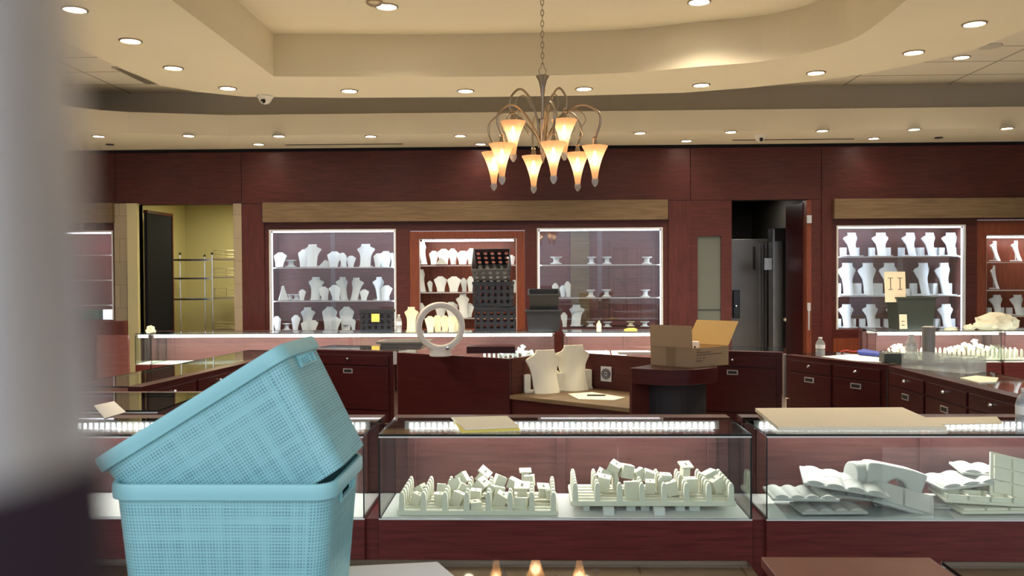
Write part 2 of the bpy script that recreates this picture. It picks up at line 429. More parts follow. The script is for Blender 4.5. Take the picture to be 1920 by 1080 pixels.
# pale oak valances above the cabinets
for n, (a, b, t, bt) in enumerate(((497, 1251, 378, 415), (1560, 2100, 372, 409), (20, 218, 382, 419))):
    struct(MB().box(wx(a), wx(b), WY-.09, WY, wz(bt, (a+b)/2), wz(t, (a+b)/2)), 'trim_%d' % (6+n), 'oak_pale', bevel=.004)
struct(MB().box(wx(217), wx(243), WY-.03, WY, 0, wz(382, 230)), 'trim_9', 'stone_tile')
struct(MB().box(wx(243), wx(262), WY-.06, WY+.1, 0, wz(382, 250)), 'trim_10', 'paint_yellow')
struct(MB().box(wx(440), wx(455), WY-.03, WY+.2, 0, wz(382, 450)), 'trim_11', 'stone_tile')
# narrow frosted glass panel
struct(MB().box(wx(1308), wx(1352), WY+.03, WY+.05, 0.2, wz(443, 1330)), 'window_1', 'pale_glass_panel')
struct(MB().box(wx(1308), wx(1352), WY+.018, WY+.03, wz(581.5, 1330), wz(580, 1330)), 'trim_12', 'metal_dark')

# left doorway: yellow store room
def room(x0, x1, y1, z1, mat, name, cm=None):
    w = MB().box(x0, x1, y1, y1+.03, 0, z1).box(x0-.03, x0, WY+T, y1, 0, z1).box(x1, x1+.03, WY+T, y1, 0, z1)
    struct(w, name, mat); struct(MB().box(x0, x1, WY+T, y1, z1, z1+.03), 'ceiling', cm or mat)
room(wx(262)-.3, wx(440)+.3, 13.2, 2.75, 'paint_yellow', 'wall_storeroom')
lamp('storeroom_lamp', 'AREA', (wx(400), 12.0, 2.7), 24, (1, .93, .55), size=.8, size_y=.3)
dr = MB().box(0, .75, -.02, .02, .02, hz0-.1); 
do = struct(dr, 'door_1', ['door_black']); do.location = (wx(266), WY+.12, 0); do.rotation_euler = (0, 0, math.radians(88.5))
fr = MB().box(0.715, .75, -.03, -.02, .02, hz0-.1).box(0, .75, -.03, .03, hz0-.1, hz0-.06)
fo = fr.build('door_edge', 'cherry_dark', parent=do)

# right doorway: dark vault room with steel door
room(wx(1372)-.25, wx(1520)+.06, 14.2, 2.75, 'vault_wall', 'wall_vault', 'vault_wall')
lamp('vault_lamp', 'AREA', (wx(1450), 12.3, 2.7), 5, (1, .95, .85), size=.5, size_y=.3)
vy = 12.6
V = thing('vault_door', 'dark steel vault door seen through the right doorway', 'vault door', (X(1410, vy), vy, 0))
def vx(px): return X(px, vy, 540)-X(1410, vy)
MB().box(vx(1360), vx(1440), 0, .06, 0, Zh(448, vy, 1410)).build('door_leaf', 'vault_panel', V, bevel=.006)
MB().box(vx(1412), vx(1416), -.03, 0, Zh(508, vy), Zh(465, vy)).build('slot', 'black_gap', V)
for q, p in ((1424, .012), (1430, .012), (1437, .012)):
    MB().box(vx(q)-.005, vx(q)+.008, -.03, 0, 0, Zh(455, vy, 1410)).build('rib', 'metal_steel', V)
k = MB().box(vx(1373), vx(1386), -.05, 0, Zh(598, vy), Zh(546, vy)); k.build('lock_plate', 'black_glossy', V, bevel=.01)
MB().lathe([(.03, 0), (.03, .02), (.02, .03)], 12, (vx(1379), -.05, Zh(578, vy))).build('dial', 'metal_chrome', V)
V2 = thing('steel_cabinet', 'narrow steel cabinet with slotted side beside the vault door', 'cabinet', (X(1470, 12.0), 12.0, 0))
def v2(px): return X(px, 12.0, 540)-X(1470, 12.0)
MB().box(v2(1452), v2(1468), 0, .3, 0, Zh(452, 12, 1460)).build('door_panel', 'metal_steel', V2, bevel=.004)
MB().box(v2(1468), v2(1481), 0, .3, 0, Zh(452, 12, 1460)).build('side_panel', 'metal_dark', V2)
for yy in (462, 480, 500): MB().box(v2(1472), v2(1477), -.01, 0, Zh(yy+8, 12), Zh(yy, 12)).build('slot', 'black_gap', V2)
MB().box(v2(1448), v2(1451), -.04, .01, 0, Zh(430, 12, 1460)).build('frame', 'metal_steel', V2)
MB().box(v2(1451), v2(1481), -.01, .3, Zh(452, 12, 1460), Zh(428, 12, 1460)).build('header', 'black_gap', V2)
b = MB().box(-.05, .05, -.01, .0, -.08, .08).box(-.055, .055, -.008, .004, -.085, .085, 1).build('wall_notice', ['metal_steel', 'metal_dark'])
b.location = at(1440, 495, 11.9); tag(b, 'small steel notice plate bracketed beside the vault door', 'sign')
# open cherry door leaf and jamb
d2 = struct(MB().box(-.60, 0, -.022, .022, .02, hz0-.03), 'door_2', 'cherry_dark'); d2.location = (wx(1514), WY+.13, 0); d2.rotation_euler = (0, 0, math.radians(-86))
MB().lathe([(.0, 0), (.03, .0), (.035, .02), (.02, .04), (.012, .05)], 12).build('door_knob', 'metal_chrome', d2)
kn = [c for c in d2.children][0]; kn.location = (-.54, -.03, .98); kn.rotation_euler = (PI/2, 0, 0)
struct(MB().box(wx(1512), wx(1521), WY-.01, WY+.16, 0, hz0-.004), 'trim_13', 'cherry_orange')
h = MB().box(-.03, .03, -.01, .01, -.05, .05).build('door_closer', 'trim_metal'); h.location = at(1517, 411, WY-.02); tag(h, 'small pale metal bracket at the top of the right door jamb', 'bracket')
h = MB().box(-.02, .02, -.01, .01, -.05, .05).box(-.008, .008, -.01, .01, -.3, -.05).build('door_strike', 'trim_metal'); h.location = at(1516.5, 575, WY-.02); tag(h, 'small pale metal latch plate halfway up the right door jamb', 'latch')

# wire shelving in the store room
def wire_rack():
    y = 12.55
    r = thing('wire_shelving', 'chrome wire shelving unit in the yellow lit room', 'shelving', (X(370, y), y, 0))
    ox = X(370, y)
    def lx(px, yy=y): return X(px, yy)-ox
    posts = [(338, 0, 478), (384, .0, 482), (398, -.35, 478)]
    for px, dy, ty in posts:
        yy = y+dy; z = Zh(ty, yy, 370)
        MB().lathe([(.012, 0), (.012, z)], 8, (lx(px, yy), dy, 0)).build('post', 'metal_chrome', r)
        MB().lathe([(0, 0), (.018, .005), (.018, .03), (0, .04)], 8, (lx(px, yy), dy, z)).build('post_cap', 'black_plastic', r)
    for ty in (488, 522, 560):
        z = Zh(ty, y, 370); m = MB()
        m.box(lx(338), lx(398, y-.35), -.36, -.345, z-.012, z+.012).box(lx(338), lx(384), -.01, .01, z-.012, z+.012)
        for q in range(9):
            xa = lx(338)+(lx(384)-lx(338))*q/8; m.tube([(xa, 0, z+.01), (xa+.04, -.35, z+.01)], .004, 5)
        m.build('wire_shelf', 'metal_chrome', r)
    r2 = thing('wire_basket_rack', 'second wire rack with basket rails right of the chrome shelving', 'shelving', (X(420, 12.3), 12.3, 0))
    ox2 = X(420, 12.3)
    for ty, tz in ((485, 470), (519, 504), (558, 541), (618, 605)):
        z = Zh(ty, 12.3, 420); z2 = Zh(tz, 12.3, 420); m = MB(); xa = X(402, 12.3)-ox2; xb = X(446, 12.3)-ox2
        for zz in (z2, (z+z2)/2, z+.02): m.tube([(xa, 0, zz+.01), (xb, 0, zz)], .005, 5)
        for xx in (xa, (xa+xb)/2, xb): m.tube([(xx, 0, z), (xx, 0, z2+.01)], .005, 5)
        m.box(xa-.03, xb, -.02, .35, z-.02, z)
        m.build('wire_basket', 'metal_brushed', r2)
    MB().lathe([(.012, 0), (.012, Zh(478, 12.3, 400))], 8, (X(447, 12.3)-ox2, 0, 0)).build('post', 'metal_chrome', r2)
wire_rack()

# ------------------------------------------------------------------ necklace stands
def wlerp(tab, t):
    for (a, va), (b, vb) in zip(tab, tab[1:]):
        if t <= b: return va+(vb-va)*(t-a)/(b-a)
    return tab[-1][1]
SIL = dict(
    bust=[(0, .56), (.35, .56), (.5, .60), (.64, .74), (.74, .95), (.79, 1.0), (.83, .80), (.88, .52), (.93, .44), (1, .47)],
    slim=[(0, .50), (.3, .48), (.5, .54), (.66, .80), (.77, 1.0), (.80, .98), (.84, .68), (.9, .50), (1, .54)],
    desk=[(0, .74), (.35, .72), (.55, .80), (.70, .98), (.76, 1.06), (.80, .98), (.86, .70), (.91, .56), (1, .54)],
    easel=[(0, .55), (.25, .62), (.55, .84), (.76, 1.0), (.80, .98), (.93, .50), (1, .36)])
def shell(kind, n=16, bulge=.28, depth=.0):
    tab = SIL[kind]; nu = 8; vs = []; fs = []
    for side in (0, 1):
        for i in range(n+1):
            t = i/n; w = wlerp(tab, t)*.5
            y0 = {'desk': .16*math.sin(t*PI)+.22*t, 'bust': .10*math.sin(t*PI*.9)-.16*max(0, t-.62)*0+.22*t, 'slim': .10*math.sin(t*PI)+.2*t, 'easel': .34*t}[kind]
            for j in range(nu+1):
                u = -1+2*j/nu; x = u*w
                y = y0 + bulge*(abs(x)*2)**2*(1.0 if kind != 'easel' else .3) - (.10*max(0, 1-abs(t-.78)/.2)*abs(u)**3 if kind != 'easel' else 0)
                vs.append((x, y-.25+(.07 if side else 0), t))
    S = (n+1)*(nu+1); I = lambda s, i, j: s*S+i*(nu+1)+j
    for i in range(n):
        for j in range(nu):
            fs.append((I(0,i,j), I(0,i,j+1), I(0,i+1,j+1), I(0,i+1,j))); fs.append((I(1,i,j), I(1,i+1,j), I(1,i+1,j+1), I(1,i,j+1)))
        fs.append((I(0,i,0), I(0,i+1,0), I(1,i+1,0), I(1,i,0))); fs.append((I(0,i,nu), I(1,i,nu), I(1,i+1,nu), I(0,i+1,nu)))
    for j in range(nu):
        fs.append((I(0,0,j), I(1,0,j), I(1,0,j+1), I(0,0,j+1))); fs.append((I(0,n,j), I(0,n,j+1), I(1,n,j+1), I(1,n,j)))
    return vs, fs
PROTO = {}
def proto(kind, mat):
    key = (kind, mat)
    if key in PROTO: return PROTO[key]
    m = []
    if kind in ('bust', 'slim', 'block', 'desk'):
        vs, fs = shell({'bust': 'bust', 'desk': 'desk'}.get(kind, 'slim'), bulge=.24 if kind == 'desk' else .28)
        a = MB().add(vs, fs); m.append(('bust_form', a, True))
        b = MB().box(-.34, .34, -.12, .32, 0, .05); b.box(-.06, .06, .06, .12, .05, .55); m.append(('base', b, False))
        if kind == 'desk':
            c = MB().box(-.58, -.40, .16, .40, 0, .42).box(.40, .58, .16, .40, 0, .42).box(-.58, .58, .1, .40, 0, .04); m.append(('riser_block', c, False))
        if kind == 'block':
            c = MB().box(-.62, -.30, .12, .32, 0, .37).box(.30, .62, .12, .32, 0, .37).box(-.62, .62, -.2, .32, 0, .03); m.append(('riser_block', c, False))
    elif kind == 'easel':
        vs, fs = shell('easel'); m.append(('display_face', MB().add(vs, fs), True))
        b = MB().add([(-.12, .0, 0), (.12, .0, 0), (.12, .45, 0), (-.12, .45, 0), (-.08, .10, .8), (.08, .10, .8), (.08, .16, .8), (-.08, .16, .8)], [(0,3,2,1),(4,5,6,7),(0,1,5,4),(1,2,6,5),(2,3,7,6),(3,0,4,7)])
        m.append(('easel_leg', b, False))
    elif kind == 'ramp':
        b = MB().prism_y([(-.5, 0), (.5, 0), (.5, .10), (.05, 1), (-.12, .95), (-.15, .8)], -.25, .25); m.append(('body', b, False))
    elif kind == 'spool':
        b = MB().lathe([(.5, 0), (.5, .12), (.34, .16), (.26, .3), (.24, .5), (.26, .72), (.34, .84), (.5, .88), (.5, 1)], 14, sy=.8); m.append(('body', b, True))
    PROTO[key] = [(n, a.v, a.f, s, mat, {}) for n, a, s in m]
    return PROTO[key]
MESHC = {}
def stand(kind, mat, loc, w, h, rz=0, label='', group=None, ry=0, cat='necklace stand', dscale=None):
    parts = proto(kind, mat)
    nm = {'bust': 'necklace_bust', 'desk': 'necklace_bust', 'slim': 'necklace_bust', 'block': 'necklace_bust', 'easel': 'necklace_easel', 'ramp': 'jewellery_ramp', 'spool': 'round_riser'}[kind]
    if kind == 'spool': cat = 'riser'
    if kind in ('bust', 'slim', 'block', 'desk'): cat = 'necklace bust'
    ws = w/(1.24 if kind == 'block' else 1.0)
    single = len(parts) == 1
    root = None
    if not single: root = thing(nm, label, cat, loc, rz, group, rot=(0, ry, rz)); root.scale = (ws, dscale or w*.9, h)
    for n, vs, fs, sm, mt, _ in parts:
        key = (kind, n, mat)
        if key not in MESHC:
            mb = MB(); mb.add(vs, fs); o = mb.build(n if not single else nm, mat, smooth=sm); MESHC[key] = o.data
        else:
            o = bpy.data.objects.new(n if not single else nm, MESHC[key]); COL.objects.link(o)
        if single:
            o.location = loc; o.rotation_euler = (0, ry, rz); o.scale = (ws, dscale or w*.9, h); tag(o, label, cat, group); return o
        o.parent = root
    return root

def cabinet(key, label, shelf_py, x0, x1, top, bot, depth=.42, frame='frame_white', fw=.02, back='cherry_lit', light=8, lcol=(.82, .88, 1), y0=None, ledtop='led_cool', glassy=True, uprights=True, backparts=None):
    y0 = WY if y0 is None else y0
    cx = (x0+x1)/2; a, b = wx(x0)+0.001, wx(x1)-0.001; zt, zb = wz(top, cx), wz(bot, cx)
    r = thing('wall_display_cabinet', label, 'display cabinet', ((a+b)/2, y0, zb))
    hw = (b-a)/2; H = zt-zb
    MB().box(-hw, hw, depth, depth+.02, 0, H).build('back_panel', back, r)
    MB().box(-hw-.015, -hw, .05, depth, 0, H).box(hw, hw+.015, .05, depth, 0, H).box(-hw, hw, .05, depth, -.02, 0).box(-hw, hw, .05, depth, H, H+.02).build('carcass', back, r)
    MB().box(-hw, -hw+fw, -.01, .03, 0, H).box(hw-fw, hw, -.01, .03, 0, H).box(-hw+fw, hw-fw, -.01, .03, H-fw, H).build('frame', frame, r)
    MB().box(-hw+.04, hw-.04, .03, .06, H-.035, H-.02).build('led_strip', ledtop, r)
    if uprights:
        for sx_ in (-1, 1):  # a strip on each side, one of them added to brighten the lower shelves
            MB().box(sx_*(hw-.02), sx_*(hw-.032), .035, .05, 0, H-.04).build('led_upright', 'led_soft', r)
            lamp('upright_fill_lamp', 'AREA', (sx_*(hw-.036), .05, H/2), light*.6, lcol, r, size=.02, size_y=H-.1, rot=(RD_(90), 0, RD_(55*sx_)))
    lamp('cabinet_lamp', 'AREA', (0, .10, H-.04), light*.6, lcol, r, size=2*hw-.1, size_y=.05, rot=(math.radians(20), 0, 0))
    for py in shelf_py:
        z = wz(py, cx)-zb
        MB().box(-hw+.002, hw-.002, .06, depth-.02, z-.012, z).build('shelf', 'glass_shelf', r)
        MB().box(-hw+.002, hw-.002, .054, .06, z-.013, z+.001).build('shelf_edge', 'trim_metal', r)
    if glassy:
        MB().box(-hw+fw, .03, .004, .010, 0, H-fw).build('glass_door', 'glass_cabinet', r)
        MB().box(-.03, hw-fw, .016, .022, 0, H-fw).build('glass_door', 'glass_cabinet', r)
    return r
where = {}
def fill(cabname, rowname, items, org, scl, base_zy, mat='velvet_white', Y=None, depth_alt=(.12, .26, .19)):
    items = sorted(items, key=lambda t: t[1])
    kinds = {}
    for t in items: kinds.setdefault(t[0] if t[0] != 'slim' else 'bust', 0); kinds[t[0] if t[0] != 'slim' else 'bust'] += 1
    cnt = {}
    for i, t in enumerate(items):
        kind, zx, w, h = t[:4]; rot = t[4] if len(t) > 4 else 0; mt = t[5] if len(t) > 5 and t[5] else mat
        dy = t[6] if len(t) > 6 else depth_alt[i % 3]
        kk = kind if kind != 'slim' else 'bust'; cnt[kk] = cnt.get(kk, 0)+1
        px = org[0]+zx/scl; py = org[1]+base_zy/scl; y = (Y if Y is not None else WY)
        zsh = at(px, py, y+.06).z if Y is None else Y_Z
        yy = y+dy; x = at(px, py, yy).x
        col = 'cream' if mt in ('velvet_cream', 'suede_cream') else 'white'
        noun = {'bust': 'necklace bust', 'block': 'necklace bust with side blocks', 'easel': 'pointed necklace stand', 'spool': 'round riser', 'ramp': 'sloping display ramp'}[kk]
        turn = ' turned sideways' if abs(rot) > 35 else ''
        n = kinds[kk]; o = cnt[kk]
        short = {'bust': 'bust', 'block': 'side-blocked bust', 'easel': 'pointed stand', 'spool': 'round riser', 'ramp': 'sloping ramp'}[kk]
        lab = f'{col} {short}, ' + ('' if n == 1 else ORD[o-1]+' from left, ') + f'{rowname[4:]}, {cabname}'
        stand(kind, mt, (x, yy, zsh), w/scl*yy/F, h/scl*yy/F, math.radians(rot), lab, f'{noun}s, {rowname[4:]}, {cabname}')

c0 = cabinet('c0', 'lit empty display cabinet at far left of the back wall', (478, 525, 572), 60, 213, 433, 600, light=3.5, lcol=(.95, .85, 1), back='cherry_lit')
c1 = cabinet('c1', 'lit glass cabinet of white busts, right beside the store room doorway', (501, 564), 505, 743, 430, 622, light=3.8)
O, S = (490, 400), 4.5
N1 = 'cabinet beside storeroom doorway'
fill(N1, 'the top shelf', [('easel', 158, 112, 122), ('spool', 250, 100, 60), ('easel', 362, 110, 150), ('bust', 430, 150, 192), ('ramp', 545, 130, 58, 10), ('easel', 615, 125, 132), ('easel', 692, 80, 120, 50), ('easel', 757, 82, 96), ('bust', 880, 158, 195), ('easel', 985, 80, 115), ('easel', 1050, 120, 135), ('easel', 1112, 50, 120, 60)], O, S, 452)
fill(N1, 'the middle shelf', [('ramp', 185, 80, 125, 20), ('spool', 245, 60, 50), ('spool', 300, 80, 50), ('easel', 345, 62, 92), ('bust', 460, 138, 195), ('easel', 530, 100, 115, 40), ('easel', 625, 105, 130, 40), ('bust', 692, 120, 195, 45), ('bust', 795, 145, 190, -35), ('easel', 868, 80, 92), ('bust', 1000, 120, 195, 45), ('easel', 1052, 110, 125, -20)], O, S, 735)
fill(N1, 'the bottom shelf', [('easel', 135, 80, 125, 45), ('spool', 215, 80, 60), ('easel', 290, 78, 132), ('bust', 390, 130, 195), ('easel', 368, 74, 84, 0, None, .06), ('easel', 440, 80, 92, 0, None, .08), ('easel', 575, 130, 200, 0, None, .26), ('easel', 618, 110, 120, 0, None, .1), ('easel', 718, 128, 200, 0, None, .26), ('spool', 712, 66, 60, 0, None, .08), ('easel', 775, 50, 95, 30)], O, S, 995)
# framed cabinet 2
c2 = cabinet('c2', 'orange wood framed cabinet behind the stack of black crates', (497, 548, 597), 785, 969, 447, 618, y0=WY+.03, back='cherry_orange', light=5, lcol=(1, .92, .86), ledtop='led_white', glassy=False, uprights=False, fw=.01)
fm = MB(); A0, A1, B0, B1 = wx(768)+.001, wx(786), wx(969), wx(984)-.001; zt, zi, zb = wz(433, 875)-.001, wz(447, 875), wz(618, 875)
fm.box(A0, A1, WY+.0, WY+.06, zb, zt).box(B0, B1, WY+.0, WY+.06, zb, zt).box(A1, B0, WY, WY+.06, zi, zt).box(A0, B1, WY, WY+.06, zb-.1, zb)
struct(fm, 'trim_14', 'cherry_orange', bevel=.004)
O = (740, 400)
N2 = 'orange framed cabinet behind crates'
fill(N2, 'the top shelf', [('bust', 240, 120, 190, 55), ('easel', 330, 80, 115), ('easel', 415, 112, 130, 10), ('ramp', 395, 100, 55, 0, None, .08), ('easel', 492, 82, 135, 25), ('easel', 575, 110, 115), ('easel', 645, 80, 135), ('easel', 985, 70, 80, 20)], O, S, 430)
fill(N2, 'the middle shelf', [('bust', 232, 110, 190, 55), ('easel', 300, 50, 90, 30), ('easel', 388, 110, 130, 12), ('easel', 500, 118, 130), ('easel', 585, 62, 115, 30), ('easel', 640, 60, 130), ('easel', 1010, 50, 100)], O, S, 663)
fill(N2, 'the bottom shelf', [('easel', 225, 60, 125, 20), ('easel', 390, 110, 120), ('easel', 480, 118, 130, 20), ('bust', 580, 120, 200, 20), ('easel', 625, 92, 118)], O, S, 882)
c3 = cabinet('c3', 'sparse glass cabinet of small round risers, left of the carton', (496, 558), 1007, 1243, 427, 617, light=2.4, back='cherry_lit')
hw3 = (wx(1243)-wx(1007))/2; zb3 = wz(617, 1125)
def cx3(zx): return at(980+zx/4.5, 500, WY+.40).x-(wx(1243)+wx(1007))/2
def cz3(zy): return at(1125, 400+zy/4.5, WY+.40).z-zb3
o_ = MB().box(cx3(405), cx3(562), .385, .415, cz3(945), cz3(140)).build('reflected_column', 'oak_pale', c3); label_part(o_, 'reflected column built as a pale strip at the back')  # reflections of a column and a door modelled as solid relief
pd = MB().box(cx3(735), cx3(1118), .395, .415, cz3(945), cz3(235))
for u0, u1 in ((768, 860), (880, 975), (1000, 1090)):
    for v0, v1 in ((290, 430), (450, 550), (568, 670), (690, 900)):
        a, b_, c_, d_ = cx3(u0), cx3(u1), cz3(v1), cz3(v0)
        pd.box(a, b_, .383, .395, c_, c_+.012).box(a, b_, .383, .395, d_-.012, d_).box(a, a+.01, .383, .395, c_, d_).box(b_-.01, b_, .383, .395, c_, d_)
label_part(pd.build('reflected_door', 'cherry_lit', c3, bevel=.002), 'reflected panelled door built as relief on the back')
O = (980, 400); N3 = 'cabinet left of carton'
fill(N3, 'the top shelf', [('spool', 283, 98, 62), ('spool', 580, 74, 62), ('spool', 712, 78, 62), ('spool', 1047, 86, 62)], O, S, 428)
fill(N3, 'the middle shelf', [('spool', 575, 74, 62), ('spool', 707, 78, 62), ('spool', 1035, 78, 62), ('easel', 278, 60, 118, 20), ('easel', 340, 62, 96), ('easel', 383, 62, 132, 30)], O, S, 708)
fill(N3, 'the bottom shelf', [('bust', 452, 140, 180, -20), ('easel', 352, 60, 120, 20), ('spool', 575, 76, 42), ('spool', 715, 76, 42), ('spool', 912, 70, 40, 0, 'velvet_cream'), ('spool', 1030, 78, 42)], O, S, 960)
c4 = cabinet('c4', 'bright glass cabinet of tall white busts, right of the dark doorway', (480.5, 554.5), 1568, 1810, 422, 617, light=6)
O = (1540, 400); N4 = 'cabinet right of dark doorway'
fill(N4, 'the top shelf', [('block', x, 175, 195, r) for x, r in ((262, 20), (505, 0), (755, 18), (920, 18), (1095, 0))], O, S, 360, depth_alt=(.2,)*3)
fill(N4, 'the middle shelf', [('block', x, 195, 270, r) for x, r in ((222, 0), (395, 0), (575, 0), (865, 18), (1040, 18))] + [('easel', 730, 50, 55)], O, S, 694, depth_alt=(.2,)*3)
fill(N4, 'the bottom shelf', [('block', x, 165, 195, r) for x, r in ((215, 0), (420, 0), (622, 0), (890, 10), (1055, 0))], O, S, 970, depth_alt=(.2,)*3)
c5 = cabinet('c5', 'orange lit cabinet at right edge of the back wall', (490.5, 543.5, 593), 1850, 2075, 440, 640, y0=WY+.03, back='cherry_orange', light=7, lcol=(1, .88, .84), ledtop='led_white', glassy=False, uprights=False, fw=.01)
fm = MB(); A0, A1, B0, B1 = wx(1832)+.001, wx(1850), wx(2075), wx(2080)-.001; zt, zi, zb = wz(412, 1950)-.001, wz(440, 1950), wz(640, 1950)
fm.box(A0, A1, WY, WY+.06, zb, zt).box(B0, B1, WY, WY+.06, zb, zt).box(A1, B0, WY, WY+.06, zi, zt)
struct(fm, 'trim_15', 'cherry_orange', bevel=.004)
N5 = 'orange lit cabinet at right edge'
fill(N5, 'the top shelf', [('bust', 1475, 150, 165, 50), ('bust', 1655, 160, 168, 50)], O, S, 402, depth_alt=(.2,)*3)
fill(N5, 'the middle shelf', [('bust', 1468, 140, 195, 55)], O, S, 640, depth_alt=(.2,)*3)
fill(N5, 'the bottom shelf', [('block', 1485, 155, 170, 10), ('block', 1660, 155, 170, 10)], O, S, 865, depth_alt=(.2,)*3)
g_ = MB().box(-.22, .10, -.1, .1, 0, .12).build('folded_cloth', 'green_cloth'); g_.location = at(172, 598, WY+.2); tag(g_, 'dark green folded cloth at the bottom of the far left cabinet', 'cloth')
g_ = MB().box(-.065, .065, -.01, .01, 0, .13).build('lit_card', 'card_glow'); g_.location = at(203, 599, WY+.12); tag(g_, 'small glowing pale blue card in the far left cabinet', 'card')

# ------------------------------------------------------------------ showcases
CT = .965; DK = .622
def showcase(label, loc, L, D=.40, rz=0, led='dots', gapl=.012, group=None, drawers=None, facing_back=False, light=5.5, lcol=(1, .96, .97), deckmat='deck_white', top_mat='glass_top', led_m=None, base='cherry_case', seed=0, contents=None, backmat='cherry_lit', milk='glass_dusty', toe=True, ledge=.09):
    r = thing('glass_showcase', label, 'display case', loc, rz, group)
    g = .008
    MB().box(0, L, .0, D+ledge, .10, DK-.006).box(.03, L-.03, .04, D+.05, 0, .10, 1).build('base_cabinet', [base, 'black_gap'], r, bevel=.002)
    MB().box(.01, L-.01, .01, D-.01, DK-.006, DK).build('deck', deckmat, r)
    MB().box(0, L, D, D+.02, DK, CT-.012).box(.06, .10, D-.012, D, DK, CT-.02).box(L-.10, L-.06, D-.012, D, DK, CT-.02).box(L/2-.02, L/2+.02, D-.012, D, DK, CT-.02).build('back_panel', backmat, r, bevel=.002)
    MB().box(-.004, L+.004, D, D+ledge, CT-.03, CT).box(0, L, D+ledge-.02, D+ledge, DK, CT-.03).build('rear_ledge', 'cherry_dark' if facing_back else 'cherry_ledge_sheen', r, bevel=.002)
    def pane(nm, x0, x1, y0, y1, z0, z1, ax, mt):
        m = MB(); m.box(x0, x1, y0, y1, z0, z1)
        idx = {'z': (0, 1), 'y': (2, 4), 'x': (3, 5)}[ax]
        m.m = [0 if i in idx else 1 for i in range(6)]
        m.build(nm, [mt, 'glass_edge'], r)
    pane('top_glass', 0, L, 0, D, CT-.008, CT, 'z', top_mat)
    pane('front_glass', 0, L, 0, .006, DK-.004, CT-.012, 'y', milk)
    pane('side_glass', 0, .006, .006, D, DK-.004, CT-.009, 'x', 'glass_clear')
    pane('side_glass', L-.006, L, .006, D, DK-.004, CT-.009, 'x', 'glass_clear')
    MB().box(.002, L-.002, -.003, .003, CT-.014, CT-.009).box(0, L, -.004, .004, DK-.008, DK-.003).build('front_trim', 'frame_white', r)
    m = MB(); m.box(.05, L-.05, D-.016, D-.004, CT-.050, CT-.013, 1)
    if led == 'dots':
        n = int((L-.14)/.026)
        for i in range(n):
            x = .08+(L-.16)*i/(n-1); m.box(x-.006, x+.006, D-.020, D-.016, CT-.046, CT-.020, 0)
        m.build('led_strip', ['led_white', 'frame_white'], r)
    elif led == 'line':
        m.box(.03, L-.03, .010, .022, CT-.045, CT-.014, 0); m.build('led_strip', ['led_line', 'frame_white'], r)
    if led == 'dots': lamp('case_lamp', 'AREA', (L/2, D-.024, CT-.036), light, lcol, r, size=L-.16, size_y=.02, rot=(math.radians(-50), 0, 0))
    elif led == 'line': lamp('case_lamp', 'AREA', (L/2, .03, CT-.05), light, lcol, r, size=L-.1, size_y=.02, rot=(math.radians(25), 0, 0))
    if drawers:
        y = D+ledge
        for (x0, x1, z0, z1, kn, lb) in drawers:
            d_ = MB().box(x0+.004, x1-.004, y, y+.012, z0+.004, z1-.004).build('drawer', 'cherry_dark', r, bevel=.002)
            xc = (x0+x1)/2
            if kn:
                k_ = MB().lathe([(.011, 0), (.012, .012), (.008, .022), (.0, .024)], 10); ko = k_.build('lock', 'metal_chrome', d_); ko.rotation_euler = (-PI/2, 0, 0); ko.location = (xc, y+.012, kn)
            if lb:
                MB().box(xc-.045, xc+.045, y+.012, y+.018, lb-.02, lb+.02).box(xc-.035, xc+.035, y+.0175, y+.02, lb-.012, lb+.012, 1).build('label_holder', ['trim_metal', 'black_gap'], d_)
    return r
# front row: three cases facing us
FY = 3.467
cB0, cB1 = X(709, FY, 815), X(1410, FY, 815); cA1 = X(682, FY, 816); cC0 = X(1437, FY, 815)
caseB = showcase('glass showcase holding two trays of ring pegs, centre of front row', (cB0, FY, 0), cB1-cB0)
caseA = showcase('glass showcase behind the blue baskets, left end of front row', (cA1-1.52, FY, 0), 1.52)
caseC = showcase('glass showcase of padded trays, under the large cream board', (cC0, FY, 0), 1.62)
# joint filler panels of the base run
struct(MB().box(cA1, cB0, FY+.02, FY+.48, .10, DK-.01), 'trim_16', 'cherry_case')
struct(MB().box(cB1, cC0, FY+.02, FY+.48, .10, DK-.01), 'trim_17', 'cherry_case')

struct(MB().box(cA1-.02, cB0+.02, FY+.44, FY+.46, DK-.01, CT-.035), 'trim_21', 'cherry_v')
struct(MB().box(cB1-.02, cC0+.02, FY+.44, FY+.46, DK-.01, CT-.035), 'trim_22', 'cherry_v')
# far row in front of the wall
LY = 9.5
def lx(px): return X(px, LY, 630)
farL = showcase('long lit showcase below the left cabinets, far row', (lx(283), LY, 0), lx(1040)-lx(283), led='line', light=12)
farS = showcase('short lit end showcase at the left end of the far row', (lx(253), LY, 0), lx(281)-lx(253), led='line', light=1)
farM = showcase('lit showcase behind the carton, far row right of the dark bins', (lx(1056), LY, 0), lx(1302)-lx(1056), led='line', light=5)
farR = showcase('lit showcase full of cream ring pegs, right side of the far row', (lx(1642), LY, 0), lx(1878)-lx(1642), led='line', light=6)
farR2 = showcase('lit showcase cut by the right edge, far row', (lx(1884), LY, 0), 1.2, led='line', light=5)
# cabinet base visible between
struct(MB().box(wx(1561), wx(1640), WY-.04, WY, .0, wz(634, 1600)), 'trim_18', 'cherry_orange')
struct(MB().box(-9, X(231, 9.6), 9.6, 9.7, 0, Zh(602, 9.6, 230)), 'trim_19', 'cherry_v')
po = MB().box(X(180, 9.3), X(238, 9.3), 9.3, 9.34, 0, Zh(629, 9.3, 200)); struct(po, 'trim_20', 'cherry_lit')

